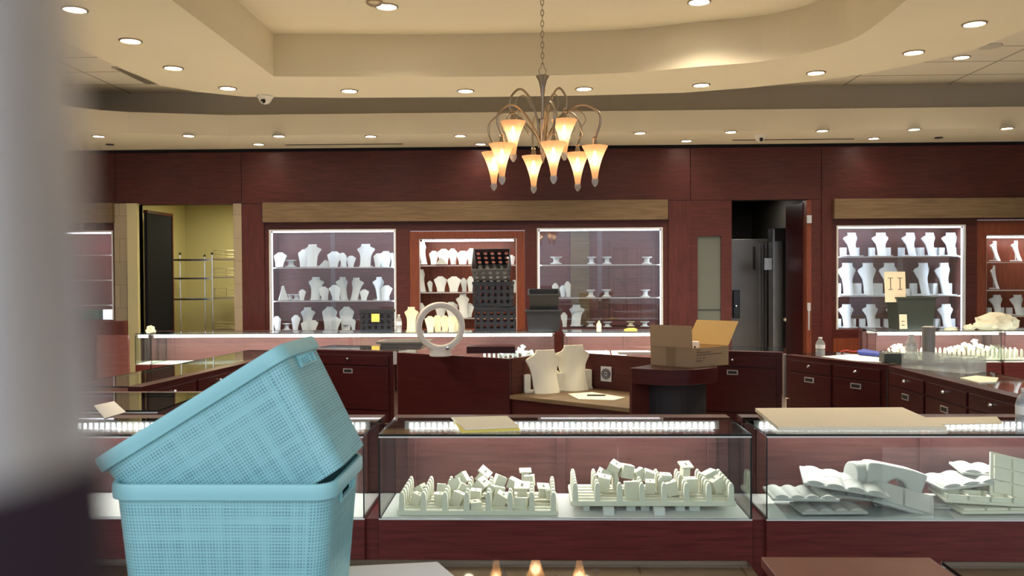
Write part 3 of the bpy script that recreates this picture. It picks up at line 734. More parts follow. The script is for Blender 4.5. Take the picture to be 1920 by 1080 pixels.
# middle ring, backs towards us
MYb = on(660, 657, CT).y
def mid_case(label, a, b, drawers_n, **kw):      # a,b: left and right ends (Vector) of the back top edge facing us
    v = b-a; L = math.hypot(v.x, v.y); ang = math.atan2(v.y, v.x)
    # local +x runs from b to a, local +y towards us
    D = .40; ledge = .09
    rz = ang+PI
    ex = Vector((math.cos(rz), math.sin(rz), 0)); ey = Vector((-math.sin(rz), math.cos(rz), 0))
    loc = b - ey*(D+ledge)
    n = drawers_n; dr = []
    if n:
        w = (L-.06)/n
        for i in range(n):
            x0 = .03+i*w; dr.append((x0+.01, x0+w-.01, .84, CT-.035, .895, None)); dr.append((x0+.01, x0+w-.01, .46, .835, None, .79)); dr.append((x0+.01, x0+w-.01, .12, .455, None, None))
    return showcase(label, (loc.x, loc.y, 0), L, D, rz, led='none', light=1.5, drawers=dr, facing_back=True, base='cherry_dark', **kw)
g1 = mid_case('dark backed case left of the white ring fan', on(572, 655, CT), on(738, 659, CT), 1)
g2 = mid_case('dark backed case right of the carton box', on(1285, 656, CT), on(1466, 661, CT), 1)
g3 = mid_case('dark drawer case under the first water bottle', on(1474, 665, CT), on(1662, 684, CT), 2)
g4 = mid_case('long dark diagonal drawer case at right', on(1666, 686, CT), on(1925, 750, CT), 3, top_mat='glass_top')
g5 = mid_case('long dark diagonal drawer case behind the blue baskets', on(266, 725, CT), on(566, 657, CT), 4)
e1 = on(150, 742, CT); 
nl = showcase('glass topped case with wooden rail at left behind the baskets', (on(300, 768, CT).x-1.3, on(300, 768, CT).y-.02, 0), 1.3, D=.62, led='none', light=1.0, ledge=.05)
for p in ((741, 659, 683), (1470, 663, 745)):
    q = on(p[0], p[1], CT); z = at(p[0], p[2], q.y-.02).z
    o = MB().box(-.012, .012, -.03, .0, z, CT).build('corner_strip', 'trim_metal'); o.location = (q.x, q.y-.005, 0)
    tag(o, 'vertical metal corner strip at the joint beside ' + ('the ring fan' if p[0] < 1000 else 'the right drawer case'), 'trim strip')

# ------------------------------------------------------------------ cash desk in the middle
A = on(745, 661, CT); B = on(955, 673, CT); Cc = on(1180, 690, CT)
dv = (Cc-B).normalized(); nv = Vector((-dv.y, dv.x, 0))      # nv points away from us
desk = thing('cash_desk', 'cherry wood cash desk with sunken work surface in the centre', 'desk', (B.x, B.y, 0))
def rel(p): return (p.x-B.x, p.y-B.y)
def wallseg(nm, p, q, z0, z1, th, mat, out=1):
    d_ = (q-p).normalized(); n_ = Vector((-d_.y, d_.x, 0))*th*out
    pts = [rel(p), rel(q), rel(q+n_), rel(p+n_)]
    if out < 0: pts.reverse()
    return MB().prism(pts, z0, z1).build(nm, mat, desk, bevel=.002)
wallseg('front_panel', A, B, 0, CT, .03, 'cherry_dark')
Bk = B+nv*.72; Ck = Cc+nv*.72
wallseg('side_panel', B+nv*.03, Bk, 0, CT, .03, 'cherry', 1)
wallseg('back_panel', Bk, Bk+dv*1.0, 0, CT, .03, 'cherry', 1)
DZ = .687
pts = [rel(B+dv*.0), rel(Cc-dv*.002), rel(Cc+nv*.70-dv*.002), rel(Bk)]
MB().prism(pts, DZ-.03, DZ).build('work_surface', 'oak_pale', desk, bevel=.003)
wallseg('apron', B+nv*.02, Cc+nv*.02, 0, DZ-.03, .03, 'cherry_dark')
wallseg('inner_side', Cc, Cc+nv*.71, 0, CT-.001, .02, 'cherry', -1)
# bow fronted counter
E1 = on(1345.5, 688, CT)
bow = []
for i in range(13):
    t = i/12; p = Cc.lerp(E1, t); bow.append(p + Vector((0, -.16*math.sin(PI*t), 0)))
far = [E1+Vector((.12, .75, 0)), Cc+nv*.70]
MB().prism([rel(p) for p in bow+far], CT-.105, CT).build('bow_counter', 'cherry_dark', desk, smooth=True, bevel=.003)
inn = [p+Vector((.07-.10*i_/12, .25, 0)) for i_, p in enumerate(bow)]
MB().prism([rel(p) for p in inn+[E1+Vector((.06, .7, 0)), Cc+nv*.62+dv*.12]], 0, CT-.105).build('shadow_pedestal', 'black_gap', desk)  # near-black block stands in for the shadow under the counter
o = MB().box(-.05, .05, -.006, 0, -.06, .06).build('socket_plate', 'frame_white')
pl = Bk+dv*.62
def hit(px, py, p, d_):   # intersect pixel ray with vertical plane through p along d_
    r = ray(px, py); n_ = Vector((-d_.y, d_.x, 0)); t = (n_.dot(p)-0)/(n_.dot(r)); return Vector((r.x*t, r.y*t, CAMZ+r.z*t))
hp = hit(1137, 701, Bk-nv*.005, dv); o.location = hp; ang = math.atan2(dv.y, dv.x); o.rotation_euler = (0, 0, ang); o.parent = None
tag(o, 'white square plate with round dark grille inside the cash desk', 'speaker plate')
m = MB(); m.M = Matrix.Rotation(PI/2, 4, 'X')
for rr in (.040, .030, .020):
    m.tube([(rr*math.cos(a*PI/10), rr*math.sin(a*PI/10), .007) for a in range(20)], .0035, 5, closed=True)
m.lathe([(.008, .006), (.008, .011)], 10); m.build('grille', 'ink', o)

# ------------------------------------------------------------------ ceiling fittings
def downlight(px, py, z, label, r=.082, power=30, group=None, trim='paint_beige', warm=(1, .84, .60), spot=2.5):
    p = on(px, py, z)
    t = thing('recessed_downlight', label, 'ceiling light', (p.x, p.y, z-.001), group=group)
    MB().lathe([(r, 0), (r*1.0, -.006), (r*.84, -.010), (r*.82, -.004), (r, 0)], 24).build('trim_ring', 'metal_brushed', t, smooth=True)
    MB().lathe([(0, -.003), (r*.83, -.003)], 24).build('lens', 'lamp_warm', t)
    lamp('downlight_lamp', 'SPOT', (0, 0, -.02), power, warm, t, size=.06, spot=spot, blend=.7)
ringL = [(140, 17), (245, 76), (325, 127), (427, 165), (655, 170), (873, 170), (1095, 166), (1315, 159), (1530, 136), (1713, 98), (1827, 44)]
for i, (x, y) in enumerate(ringL):
    downlight(x, y, BZ, f'round recessed downlight, {ORD[i]} from left along the curved dropped ceiling', r=.09, power=115, group='downlights in the curved ceiling')
tray = [(725, 12, 'left of the chandelier chain'), (1311, 3, 'right of the chandelier chain')]
for x, y, s in tray: downlight(x, y, UZ, f'round recessed downlight in the raised tray, {s}', r=.1, power=80, group='downlights in the tray')
rowA = [(185, 255), (354, 254), (523, 254.5), (695, 255), (863, 254), (1200, 249), (1370, 247), (1542, 244.5), (1714, 242), (1888, 240)]
for i, (x, y) in enumerate(rowA): downlight(x, y, za0, f'small downlight, {ORD[i]} from left in outer row above the back wall', r=.075, power=22, group='downlights in the rear soffit', spot=2.4)
rowB = [(485, 270), (901, 269.5), (1287, 263.5), (1638, 259)]
for i, (x, y) in enumerate(rowB): downlight(x, y, za0, f'small downlight close to the wood wall, {ORD[i]} from left', r=.075, power=7, group='downlights close to the wood wall', spot=2.2)
downlight(1803, 107, TZ, 'round downlight set in the tiled ceiling at right', r=.085, power=20)
for x, y, s in ((206, 270.5, 'left'), (1760, 257.5, 'right')):
    p = on(x, y, za0); o = MB().lathe([(.05, 0), (.05, -.01), (0, -.012)], 14).build('ceiling_sensor', 'metal_dark'); o.location = p; tag(o, f'small dark round ceiling sensor near the {s} end of rear soffit', 'sensor')
p = on(702, 3, UZ); o = MB().lathe([(.07, 0), (.07, -.015), (.05, -.03), (0, -.032)], 16).build('ceiling_sensor', 'metal_brushed', smooth=True); o.location = p; tag(o, 'round sensor in the raised tray beside the left tray downlight', 'sensor')
p = on(1857, 86, TZ); o = MB().lathe([(.11, 0), (.11, -.008), (.09, -.012), (0, -.012)], 18).build('ceiling_speaker', 'paint_grey_shade', smooth=True); o.location = p; tag(o, 'round grey speaker grille in the tiled ceiling at right', 'speaker')
for x0, x1, y, s in ((535, 756, 270.5, 'left'), (1374, 1600, 261.3, 'right')):
    a, b = on(x0, y+.7, za0), on(x1, y-.7, za0); o = MB().box(-(b-a).length/2, (b-a).length/2, -.015, .015, -.006, 0).build('slot_diffuser', 'metal_dark'); o.location = (a+b)/2; tag(o, f'long thin slot air diffuser in the rear soffit, {s} one', 'air diffuser')
p = on(262, 141, TZ-.001); v = thing('ceiling_vent', 'slatted air vent in the ceiling at upper left', 'vent', p, math.radians(90)); v.scale = (1.3, 1.2, 1)
MB().box(-.30, .30, -.10, .10, -.01, 0).build('frame', 'paint_grey_shade', v)
mv = MB()
for i in range(6): mv.box(-.28, .28, -.085+i*.03, -.072+i*.03, -.016, -.01)
mv.build('slats', 'metal_brushed', v)
def dome(px, py, z, label, s=1.0):
    p = on(px, py, z); t = thing('dome_camera', label, 'security camera', p)
    MB().lathe([(.085*s, 0), (.085*s, -.02*s), (.07*s, -.035*s), (.06*s, -.06*s), (.035*s, -.085*s), (0, -.095*s)], 20).build('housing', 'camera_white', t, smooth=True)
    o = MB().lathe([(0, .0), (.024*s, .004), (.026*s, .02), (0, .03)], 14).build('lens', 'black_glossy', t, smooth=True); o.location = (0, -.05*s, -.075*s); o.rotation_euler = (math.radians(70), 0, 0)
dome(497, 179, BZ, 'white dome security camera under the curved ceiling at left', 1.0)
dome(1425, 253, za0, 'white dome security camera in the rear soffit at right', .9)

# ------------------------------------------------------------------ chandelier
def chandelier():
    CY = 5.5; c = at(1018, 300, CY); cx = c.x
    zt = Zh(143, CY, 1018)
    r = thing('chandelier', 'brushed metal chandelier of eight glowing trumpet glass shades on a chain', 'chandelier', (cx, CY, 0))
    def z(py): return Zh(py, CY, 1018)
    col = [(0, z(307)), (.004, z(304)), (.012, z(296)), (.022, z(262)), (.030, z(236)), (.036, z(226)), (.034, z(224)), (.012, z(222)), (.010, z(195)), (.011, z(180)), (.016, z(165)), (.026, z(152)), (.043, z(142.5)), (.040, z(142)), (0, z(142))]
    MB().lathe(col, 20).build('column', 'metal_brushed', r, smooth=True)
    # chain
    ch = MB(); zz = z(142); loop = []
    for a in range(14):
        q = 2*PI*a/14; w = .020*math.sin(q)*(1.25 if math.cos(q) < 0 else .55); loop.append((w, 0, zz+.042+.042*math.cos(q)))
    ch.tube(loop, .003, 6, closed=True); zz += .076; i = 0
    while zz < UZ-.02:
        l2 = []
        for a in range(12):
            q = 2*PI*a/12; w = .010*math.sin(q); h_ = .021*math.cos(q); l2.append((w, 0, zz+.018+h_) if i % 2 else (0, w, zz+.018+h_))
        ch.tube(l2, .0028, 5, closed=True); zz += .034; i += 1
    ch.build('chain', 'metal_brushed', r, smooth=True)
    MB().lathe([(.07, UZ), (.065, UZ-.02), (.02, UZ-.045), (0, UZ-.045)], 18).build('ceiling_canopy', 'metal_brushed', r, smooth=True)
    lower = [(px, py, Y) for px, py, Y in ((1115.4, 274, 5.35), (1083, 287, 5.68), (1000.4, 293, 5.84), (925.7, 286, 5.66), (941, 270, 5.32), (1037.7, 267, 5.22))]
    upper = [(962, 228, 5.38), (1058, 225, 5.36)]
    for j, (px, py, Y) in enumerate(lower+upper):
        up = j >= 6
        s = at(px, py, Y); dx, dy = s.x-cx, s.y-CY; rad = math.hypot(dx, dy); ux, uy = dx/rad, dy/rad
        if up: rad2 = rad
        top = s.z+.045
        az = z(205) if not up else z(174)
        prof = [(.012, z(285 if not up else 262)), (.030, z(262 if not up else 235)), (rad*.36, z(226 if not up else 195)), (rad*.62, az-.004), (rad*.84, az), (rad*1.07, az-.055), (rad*1.10, az-.12), (rad*1.02, top+.02), (rad, top)]
        path = spline([(ux*a, uy*a, b) for a, b in prof], 5)
        arm = MB().tube(path, .0075, 7)
        # fine curl wire under the arm
        cp = [(rad*.30, z(250 if not up else 205)), (rad*.55, az-.03), (rad*.78, az-.05), (rad*.85, az-.10), (rad*.76, az-.145), (rad*.80, az-.19), (rad*.72, az-.21)]
        arm.tube(spline([(ux*a+uy*.02, uy*a-ux*.02, b) for a, b in cp], 5), .0035, 6)
        ao = arm.build('arm', 'metal_brushed', r, smooth=True)
        MB().lathe([(.028, -.012), (.020, .0), (.014, .03), (.012, .045), (.016, .05), (.010, .058), (0, .06)], 14, (dx, dy, s.z)).build('socket', 'metal_brushed', ao, smooth=True)
        sh = []
        for t in range(13):
            u = t/12; rr = .017+(.082-.017)*(u**2.4*.62+u*.38); sh.append((rr, -.205+.205*u))
        so = MB().lathe([(0.0, -.207)]+sh, 24, (dx, dy, s.z)); so.v = so.v; o = so.build('glass_shade', 'shade_frost', r, smooth=True)
        MB().lathe([(0, -.03), (.006, -.034), (.015, -.075), (.012, -.11), (0, -.125)], 12, (dx, dy, s.z)).build('bulb', 'bulb_warm', o, smooth=True)
        MB().lathe([(.017, -.200), (.021, -.212), (.021, -.222), (.016, -.238), (.006, -.252), (0, -.254)], 14, (dx, dy, s.z)).build('glass_finial', 'glass_bottle', o, smooth=True)
        for q in range(3):
            a = 2*PI*q/3+j-1.2; MB().lathe([(0, -.004), (.004, 0), (0, .004)], 6, (dx+.062*math.cos(a), dy+.062*math.sin(a), s.z-.03)).build('pin', 'metal_brushed', o)
        lamp('shade_lamp', 'POINT', (dx, dy, s.z-.075), .55, (1, .74, .48), r, size=.03)
chandelier()

# ------------------------------------------------------------------ baskets
def basket(name, label, loc, rot, Wd, Dp, H, taper=.90):
    t = thing(name, label, 'basket', loc, rot=rot)
    # rounded rectangle loops; origin at near rim corner plane centre bottom
    def loop(w, d, rad, n=6):
        pts = []
        for cxs, cys, a0 in ((1, -1, -PI/2), (1, 1, 0), (-1, 1, PI/2), (-1, -1, PI)):
            for k in range(n+1):
                a = a0+PI/2*k/n; pts.append((cxs*(w/2-rad)+rad*math.cos(a), cys*(d/2-rad)+rad*math.sin(a)))
        return pts
    bm = bmesh.new(); uvl = bm.loops.layers.uv.new('UVMap'); pl = bm.verts.layers.float.new('plain')
    NZ = 14; rows = []
    hole_z0, hole_z1 = H-.052, H-.030
    zs = [0] + [H*.02] + [H*k/NZ for k in range(1, NZ-1)] + [hole_z0, hole_z1, H-.0301+.0001*0+.001]
    zs = sorted(set(round(z_, 5) for z_ in zs))
    n_per = None
    for z_ in zs:
        f_ = taper+(1-taper)*z_/H; lp = loop(Wd*f_, Dp*f_, .035)
        # extra points along sides for the handle hole
        full = []
        for i in range(len(lp)):
            a = lp[i]; b = lp[(i+1) % len(lp)]; full.append(a)
            if math.dist(a, b) > .05:
                for q in (.12, .31, .5, .69, .88): full.append((a[0]+(b[0]-a[0])*q, a[1]+(b[1]-a[1])*q))
        per = [0]
        for a, b in zip(full, full[1:]+full[:1]): per.append(per[-1]+math.dist(a, b)/f_)
        vs = [bm.verts.new((x, y, z_)) for x, y in full]
        for v_ in vs: v_[pl] = 1.0 if z_ > H-.028 else 0.0
        rows.append((z_, vs, per, full))
    n = len(rows[0][1])
    for (za, va, pa, fa), (zb_, vb, pb, fb) in zip(rows, rows[1:]):
        for i in range(n):
            j = (i+1) % n
            mx = (fa[i][0]+fa[j][0])/2; my = (fa[i][1]+fa[j][1])/2
            if za >= hole_z0-.001 and zb_ <= hole_z1+.001 and abs(my) < .052 and abs(mx) > Wd*.35: continue
            f = bm.faces.new((va[i], va[j], vb[j], vb[i]))
            for l, (u, v_) in zip(f.loops, ((pa[i], za), (pa[i+1], za), (pb[i+1], zb_), (pb[i], zb_))): l[uvl].uv = (u, v_)
    f = bm.faces.new(list(reversed(rows[0][1])))
    for l in f.loops: l[uvl].uv = (l.vert.co.x, l.vert.co.y)
    me = bpy.data.meshes.new('basket_body'); bm.to_mesh(me); bm.free(); me.materials.append(MATS['basket_teal'])
    for p in me.polygons: p.use_smooth = True
    me.set_sharp_from_angle(angle=math.radians(50))
    o = bpy.data.objects.new('basket_body', me); COL.objects.link(o); o.parent = t
    sd = o.modifiers.new('s', 'SOLIDIFY'); sd.thickness = .003; sd.offset = -1
    # rim band
    lp = loop(Wd+.006, Dp+.006, .037, 8); prof = [(-.001, H-.030), (.0035, H-.029), (.0045, H-.02), (.0045, H-.006), (.002, H), (-.004, H), (-.006, H-.004), (-.006, H-.03)]
    vs = []; fs = []; n = len(lp); K = len(prof)
    for k in range(n):
        p0, p1, p2 = lp[k-1], lp[k], lp[(k+1) % n]; tx, ty = p2[0]-p0[0], p2[1]-p0[1]; l_ = math.hypot(tx, ty); nx_, ny_ = ty/l_, -tx/l_
        for o_, z_ in prof: vs.append((p1[0]+nx_*o_, p1[1]+ny_*o_, z_))
    for k in range(n):
        for q in range(K):
            fs.append((k*K+q, ((k+1) % n)*K+q, ((k+1) % n)*K+(q+1) % K, k*K+(q+1) % K))
    ro = MB().add(vs, fs).build('rim', 'basket_plain', t, smooth=True)
    # handle surrounds
    for sx in (-1, 1):
        h_ = MB(); xx = sx*(Wd/2*(taper+(1-taper)*.85)+.0015)
        h_.tube([(xx, -.055, hole_z0-.002), (xx, .055, hole_z0-.002), (xx+sx*.001, .055, hole_z1), (xx+sx*.001, -.055, hole_z1)], .0028, 6, closed=True)
        h_.build('handle_surround', 'basket_plain', t)
    return t
simple('basket_plain', (.26, .54, .56), .4)
BY = 1.576; BW, BD, BH = .418, .285, .262
pr = at(620, 908, BY); rim_z = pr.z; bz0 = CT+.004
bl = basket('plastic_basket', 'light blue woven-texture plastic basket standing upright at lower left', (pr.x-BW/2, BY+BD/2, bz0), (0, 0, 0), BW, BD, rim_z-bz0)
# tilted basket: rotated about Y; near right rim corner fixed
th = math.radians(-31.5)
c_ = at(515, 650, BY+.02)
H2 = .262
# local near-right rim corner = (BW/2, -BD/2, H2)
Rm = Matrix.Rotation(th, 3, 'Y'); off = Rm @ Vector((BW/2, -BD/2, H2))
bu = basket('plastic_basket', 'light blue woven-texture plastic basket tipped over on top of the upright one', tuple(c_-off), (0, th, 0), BW, BD-.01, H2)
for o in (bl, bu): o['group'] = 'light blue plastic baskets'

# ------------------------------------------------------------------ near counters
NY = on(1000, 1050, CT).y
n0 = on(560, 1052, CT).x; n1 = on(1400, 1051, CT)
def near_case(label, x0, x1, y1):
    r = thing('low_glass_counter', label, 'display case', (x0, y1-.55, 0)); L = x1-x0
    MB().box(0, L, 0, .55, .1, .62).box(.03, L-.03, .03, .52, 0, .1, 1).build('base_cabinet', ['cherry', 'black_gap'], r, bevel=.002)
    MB().box(.01, L-.01, .01, .54, .62, .625).build('deck', 'deck_brown', r)
    m = MB().box(0, L, 0, .55, CT-.008, CT); m.m = [0, 0, 1, 1, 1, 1]; m.build('top_glass', ['glass_smoke', 'glass_edge'], r)
    MB().box(0, L, .545, .553, CT-.014, CT-.001).build('edge_trim', 'trim_metal', r)
    MB().box(0, .006, 0, .54, .625, CT-.009).box(L-.006, L, 0, .54, .625, CT-.009).box(.006, L-.006, 0, .006, .625, CT-.009).box(.006, L-.006, .535, .541, .625, CT-.015).build('side_glass', 'glass_clear', r)
    return r
simple('deck_brown', (.12, .07, .035), .6)
glass('glass_smoke', (.55, .52, .48), f0=1.6)
near_case('near glass topped counter reflecting the chandelier, bottom centre', on(150, 1052, CT).x, n1.x, NY)
near_case('near glass topped counter at the bottom right corner', on(1762, 1050, CT).x, on(1762, 1050, CT).x+1.1, NY)
b0, b1 = on(1427, 1044, CT+.004), on(1742, 1044, CT+.004)
nb = thing('low_wood_cabinet', 'brown topped low wooden cabinet between the two nearest glass counters', 'cabinet', (b0.x, b0.y-.55, 0))
MB().box(0.02, b1.x-b0.x-.02, 0.02, .52, 0, CT-.02).build('body', 'cherry', nb); MB().box(0, b1.x-b0.x, 0, .55, CT-.02, CT+.004).build('top', 'table_brown', nb, bevel=.002)
def slab(name, label, cat, corners, z, th, mat):
    P = [on(x, y, z) for x, y in corners]; c = sum(P, Vector())/len(P)
    pts = [(p.x-c.x, p.y-c.y) for p in P]
    a = sum(pts[i][0]*pts[(i+1) % len(pts)][1]-pts[(i+1) % len(pts)][0]*pts[i][1] for i in range(len(pts)))
    if a < 0: pts.reverse()
    o = MB().prism(pts, -th, 0).build(name, mat, bevel=.0008); o.location = c; return tag(o, label, cat)
slab('white_board', 'white flat board on the near counter right of the baskets', 'board', [(560, 1066), (820, 1053), (858, 1085), (858, 1130), (520, 1130)], CT+.006, .005, 'paper_white')
# boards and papers on the front cases
slab('foam_board', 'large cream foam board lying across the right front showcase', 'board', [(1416, 765), (1692, 763.5), (1776, 800), (1459, 800)], CT+.018, .016, 'board_cream')
slab('foam_board', 'smaller cream board sticking out behind the large cream board', 'board', [(1660, 783), (1869, 781), (1880, 793), (1690, 797)], CT+.006, .005, 'board_cream')
env = slab('envelope', 'cream envelope on top of the yellow pad on the centre showcase', 'envelope', [(846, 782), (951, 779.5), (974, 799), (872, 804)], CT+.020, .006, 'paper_cream')
slab('paper_pad', 'yellow edged pad of paper under the cream envelope', 'paper pad', [(850, 787), (952, 784), (976, 804), (865, 808)], CT+.0135, .009, 'paper_yellow')
slab('paper_sheets', 'white sheets beneath the yellow pad on the centre showcase', 'paper', [(853, 790), (953, 787), (973, 805.5), (862, 808)], CT+.0045, .004, 'paper_cream')

# ------------------------------------------------------------------ ring trays
def ring_tray(label, loc, w, d, cols, rows, hpeg=.07, rz=0, skip=(), tilt=0, pegw=.020, mat='suede_cream'):
    t = thing('ring_tray', label, 'ring tray', loc, rot=(tilt, 0, rz))
    m = MB().box(-w/2, w/2, 0, d, 0, .022); m.build('tray_base', mat, t, bevel=.006, bseg=3)
    for r_ in range(rows):
        y = .014+(d-.05)*r_/max(1, rows-1); 
        if r_ < rows-1: MB().box(-w/2+.012, w/2-.012, y+.018, y+.026+.01, .0215, .027).build('padded_ridge', mat, t, bevel=.003)
        for c in range(cols):
            if (r_, c) in skip: continue
            x = -w/2+.02+(w-.04)*c/(cols-1)
            key = ('peg', mat, hpeg, pegw)
            if key not in MESHC:
                a = MB(); pts = [(-pegw/2, 0), (pegw/2, 0), (pegw*.42, hpeg*.80), (pegw*.22, hpeg*.97), (0, hpeg), (-pegw*.22, hpeg*.97), (-pegw*.42, hpeg*.80)]
                a.prism_y(pts, -.011, .011); o = a.build('ring_peg', mat, t, smooth=True); MESHC[key] = o.data
            else: o = bpy.data.objects.new('ring_peg', MESHC[key]); COL.objects.link(o); o.parent = t
            o.location = (x, y, .022)
    return t
ty = FY+.03
xa, xb = X(744, ty, 965), X(1047, ty, 965)
ring_tray('cream ring tray with upright pegs and tumbled boxes, left in the centre showcase', ((xa+xb)/2, ty, DK), xb-xa, .31, 8, 6, skip=((2, 3), (2, 4), (2, 5), (3, 5), (3, 2)), pegw=.024, hpeg=.075)
xa2, xb2 = X(1070, ty+.03, 945), X(1381, ty+.03, 945); zr = Zh(950, ty+.03, 1225)
ring_tray('cream ring tray raised on small boxes, right in the centre showcase', ((xa2+xb2)/2, ty+.03, zr), xb2-xa2, .29, 8, 6, skip=((1, 2), (2, 2), (2, 1), (2, 5), (1, 4)), pegw=.024, hpeg=.075)
def ring_box(loc, s, rot, label, group, mat='suede_cream', kind=0):
    if kind == 0:       # block stand with slot on top
        key = ('rb0', mat)
        if key not in MESHC:
            a = MB().box(-.5, .5, -.5, .5, 0, 1.15); a.box(-.22, .22, -.22, .22, 1.15, 1.16, 0); a.box(-.08, .08, -.2, .2, 1.16, 1.17, 1)
            o = a.build('ring_stand', [mat, 'suede_slot'], bevel=.03); MESHC[key] = o.data
        else: o = bpy.data.objects.new('ring_stand', MESHC[key]); COL.objects.link(o)
    else:               # flared stand with slanted wide top
        key = ('rb1', mat)
        if key not in MESHC:
            a = MB().add([(-.4,-.35,0),(.4,-.35,0),(.4,.35,0),(-.4,.35,0),(-.36,-.3,1.0),(.36,-.3,1.0),(.36,.3,1.2),(-.36,.3,1.2)], [(0,3,2,1),(4,5,6,7),(0,1,5,4),(1,2,6,5),(2,3,7,6),(3,0,4,7)])
            a.M = Matrix.Translation((0, 0, 1.12)) @ Matrix.Rotation(.3, 4, 'X'); a.box(-.62, .62, -.5, .5, -.06, .10); a.box(-.10, .10, -.2, .2, .10, .11, 1)
            o = a.build('ring_stand', [mat, 'suede_slot']); MESHC[key] = o.data
        else: o = bpy.data.objects.new('ring_stand', MESHC[key]); COL.objects.link(o)
    o.location = loc; o.scale = (s,)*3; o.rotation_euler = rot
    tag(o, label, 'ring stand', group); return o
def pile(lst, org, scl, Yf, Yb, yref, tname, group, mat='suede_cream', s0=.038):
    lst = sorted(lst)
    for i, (zx, zy, sc_, tilt, kind) in enumerate(lst):
        px, py = org[0]+zx/scl, org[1]+zy/scl-2
        u = max(0, min(1, (yref-zy)/200)); Y = Yf+(Yb-Yf)*u
        p = at(px, py, Y); s = s0*sc_
        rt = (math.radians(R.uniform(-12, 12)+ (25 if kind else 0)*0), math.radians(tilt), math.radians(R.uniform(-25, 25)))
        off = Matrix.Rotation(rt[2], 3, 'Z') @ Matrix.Rotation(rt[1], 3, 'Y') @ Matrix.Rotation(rt[0], 3, 'X') @ Vector((0, 0, .55*s))
        side = 'leaning ' if abs(tilt) > 20 else ('upright ' if abs(tilt) < 8 else 'tilted ')
        ring_box(p-off, s, rt, f'small cream {side}{"flared" if kind else "square"} ring stand, {ORD[i]} from left {tname}', group, mat, kind)
PL = [(500, 540, 1, 60, 0), (480, 600, 1.1, 20, 0), (625, 600, 1.1, 2, 0), (632, 535, .95, 5, 0), (740, 600, 1.3, 18, 0), (770, 470, 1.1, -35, 0), (725, 505, 1.1, -15, 0), (765, 535, 1.0, 30, 0), (845, 655, 1.25, 0, 0), (850, 580, 1.2, 3, 0), (885, 515, 1.3, 40, 0), (890, 455, 1.2, 38, 1), (1000, 490, 1.2, 25, 0), (1005, 610, 1.4, 30, 0), (1000, 560, 1.1, 12, 0), (1140, 640, 1.4, -3, 0), (1145, 560, 1.4, 0, 1), (1165, 455, 1.1, 0, 1), (1190, 485, 1.1, -4, 0), (1275, 555, 1.1, 6, 1), (1320, 570, .9, -8, 0), (1095, 505, 1.1, -70, 0), (950, 540, .9, 20, 0)]
pile(PL, (640, 760), 3.376, FY+.07, FY+.30, 650, 'in the left ring tray', 'tumbled ring stands in the left tray')
PR = [(310, 440, 1, -60, 0), (310, 500, 1.4, 10, 0), (375, 410, 1.3, 28, 0), (455, 425, 1.3, 12, 0), (485, 540, 1.5, -3, 0), (535, 440, 1.0, 60, 0), (605, 520, 1.1, 0, 0), (700, 480, 1.2, 5, 0), (740, 530, 1.3, -18, 0), (825, 420, 1.2, 2, 1), (860, 510, 1.3, 0, 0), (980, 460, 1.3, 70, 0), (1020, 505, 1.3, -25, 0), (590, 455, 1.1, 20, 0)]
pile(PR, (1040, 760), 3.376, FY+.10, FY+.30, 570, 'in the raised right ring tray', 'tumbled ring stands in the right tray')
for i, (zx, w) in enumerate(((200, .9), (340, 1.5), (480, 1.3), (570, 1.2), (660, 1.5), (790, 1.3), (880, 1.5))):
    px = 1040+zx/3.376; y = FY+(.06 if i in (1, 4) else .13); p = on(px, 0, 0)*0+at(px, 970, y); s = .045
    o = MB().box(-s*w/3, s*w/3, -s*.5, s*.5, 0, zr-DK-.001).build('ring_box', 'deck_white', bevel=.002); o.location = (p.x, y, DK)
    tag(o, f'white box standing under the raised tray, {ORD[i]} from left', 'ring box', 'boxes under the raised tray')
# plastic sheets on the deck
slab('deck_liner', 'grey sheet on the showcase deck below the raised ring tray', 'liner', [(1072, 971), (1383, 971), (1360, 950), (1085, 950)], DK+.002, .002, 'paper_white')

# padded trays in the right front case
def padded_tray(label, loc, w, d, rows, cols, rot, mat='pad_white', kind='roll'):
    t = thing('padded_tray', label, 'jewellery tray', loc, rot=rot)
    MB().box(-w/2, w/2, -d/2, d/2, 0, .012).build('tray_base', mat, t, bevel=.003)
    cw = (w-.02)/cols; ch = (d-.02)/rows
    for i in range(cols):
        for j in range(rows):
            x0 = -w/2+.01+i*cw; y0 = -d/2+.01+j*ch
            if kind == 'roll':
                n = 8; pts = [(x0+.003+(cw-.006)*k/n, .012+.011*math.sin(PI*k/n)**.7) for k in range(n+1)]
                MB().prism_y(pts, y0+.002, y0+ch-.002).build('pad', mat, t, smooth=True)
            elif kind == 'flat':
                MB().box(x0+.003, x0+cw-.003, y0+.003, y0+ch-.003, .011, .02).build('pad', mat, t, bevel=.004)
            else:
                m = MB().box(x0, x0+cw, y0, y0+.005, .011, .032).box(x0, x0+.005, y0, y0+ch, .011, .032).box(x0+cw-.005, x0+cw, y0, y0+ch, .011, .032).box(x0, x0+cw, y0+ch-.005, y0+ch, .011, .032)
                m.build('divider', mat, t)
    return t
RD = math.radians
def pt(px, py, Y): return tuple(at(px, py, Y))
def ptz(px, y, z): p = at(px, 900, y); return (p.x, y, z)
padded_tray('white padded tray lying flat, lowest left in the right front showcase', ptz(1500, FY+.15, DK+.056), .27, .20, 1, 4, (0, 0, RD(-3)))
padded_tray('white padded tray on the deck in front of the others, right front showcase', ptz(1552, FY+.10, DK+.010), .27, .16, 1, 4, (0, 0, RD(2)))
padded_tray('large white tray of domed pads sloping right under the fallen bust', ptz(1580, FY+.20, DK+.095), .34, .22, 2, 4, (RD(6), RD(7), RD(-12)))
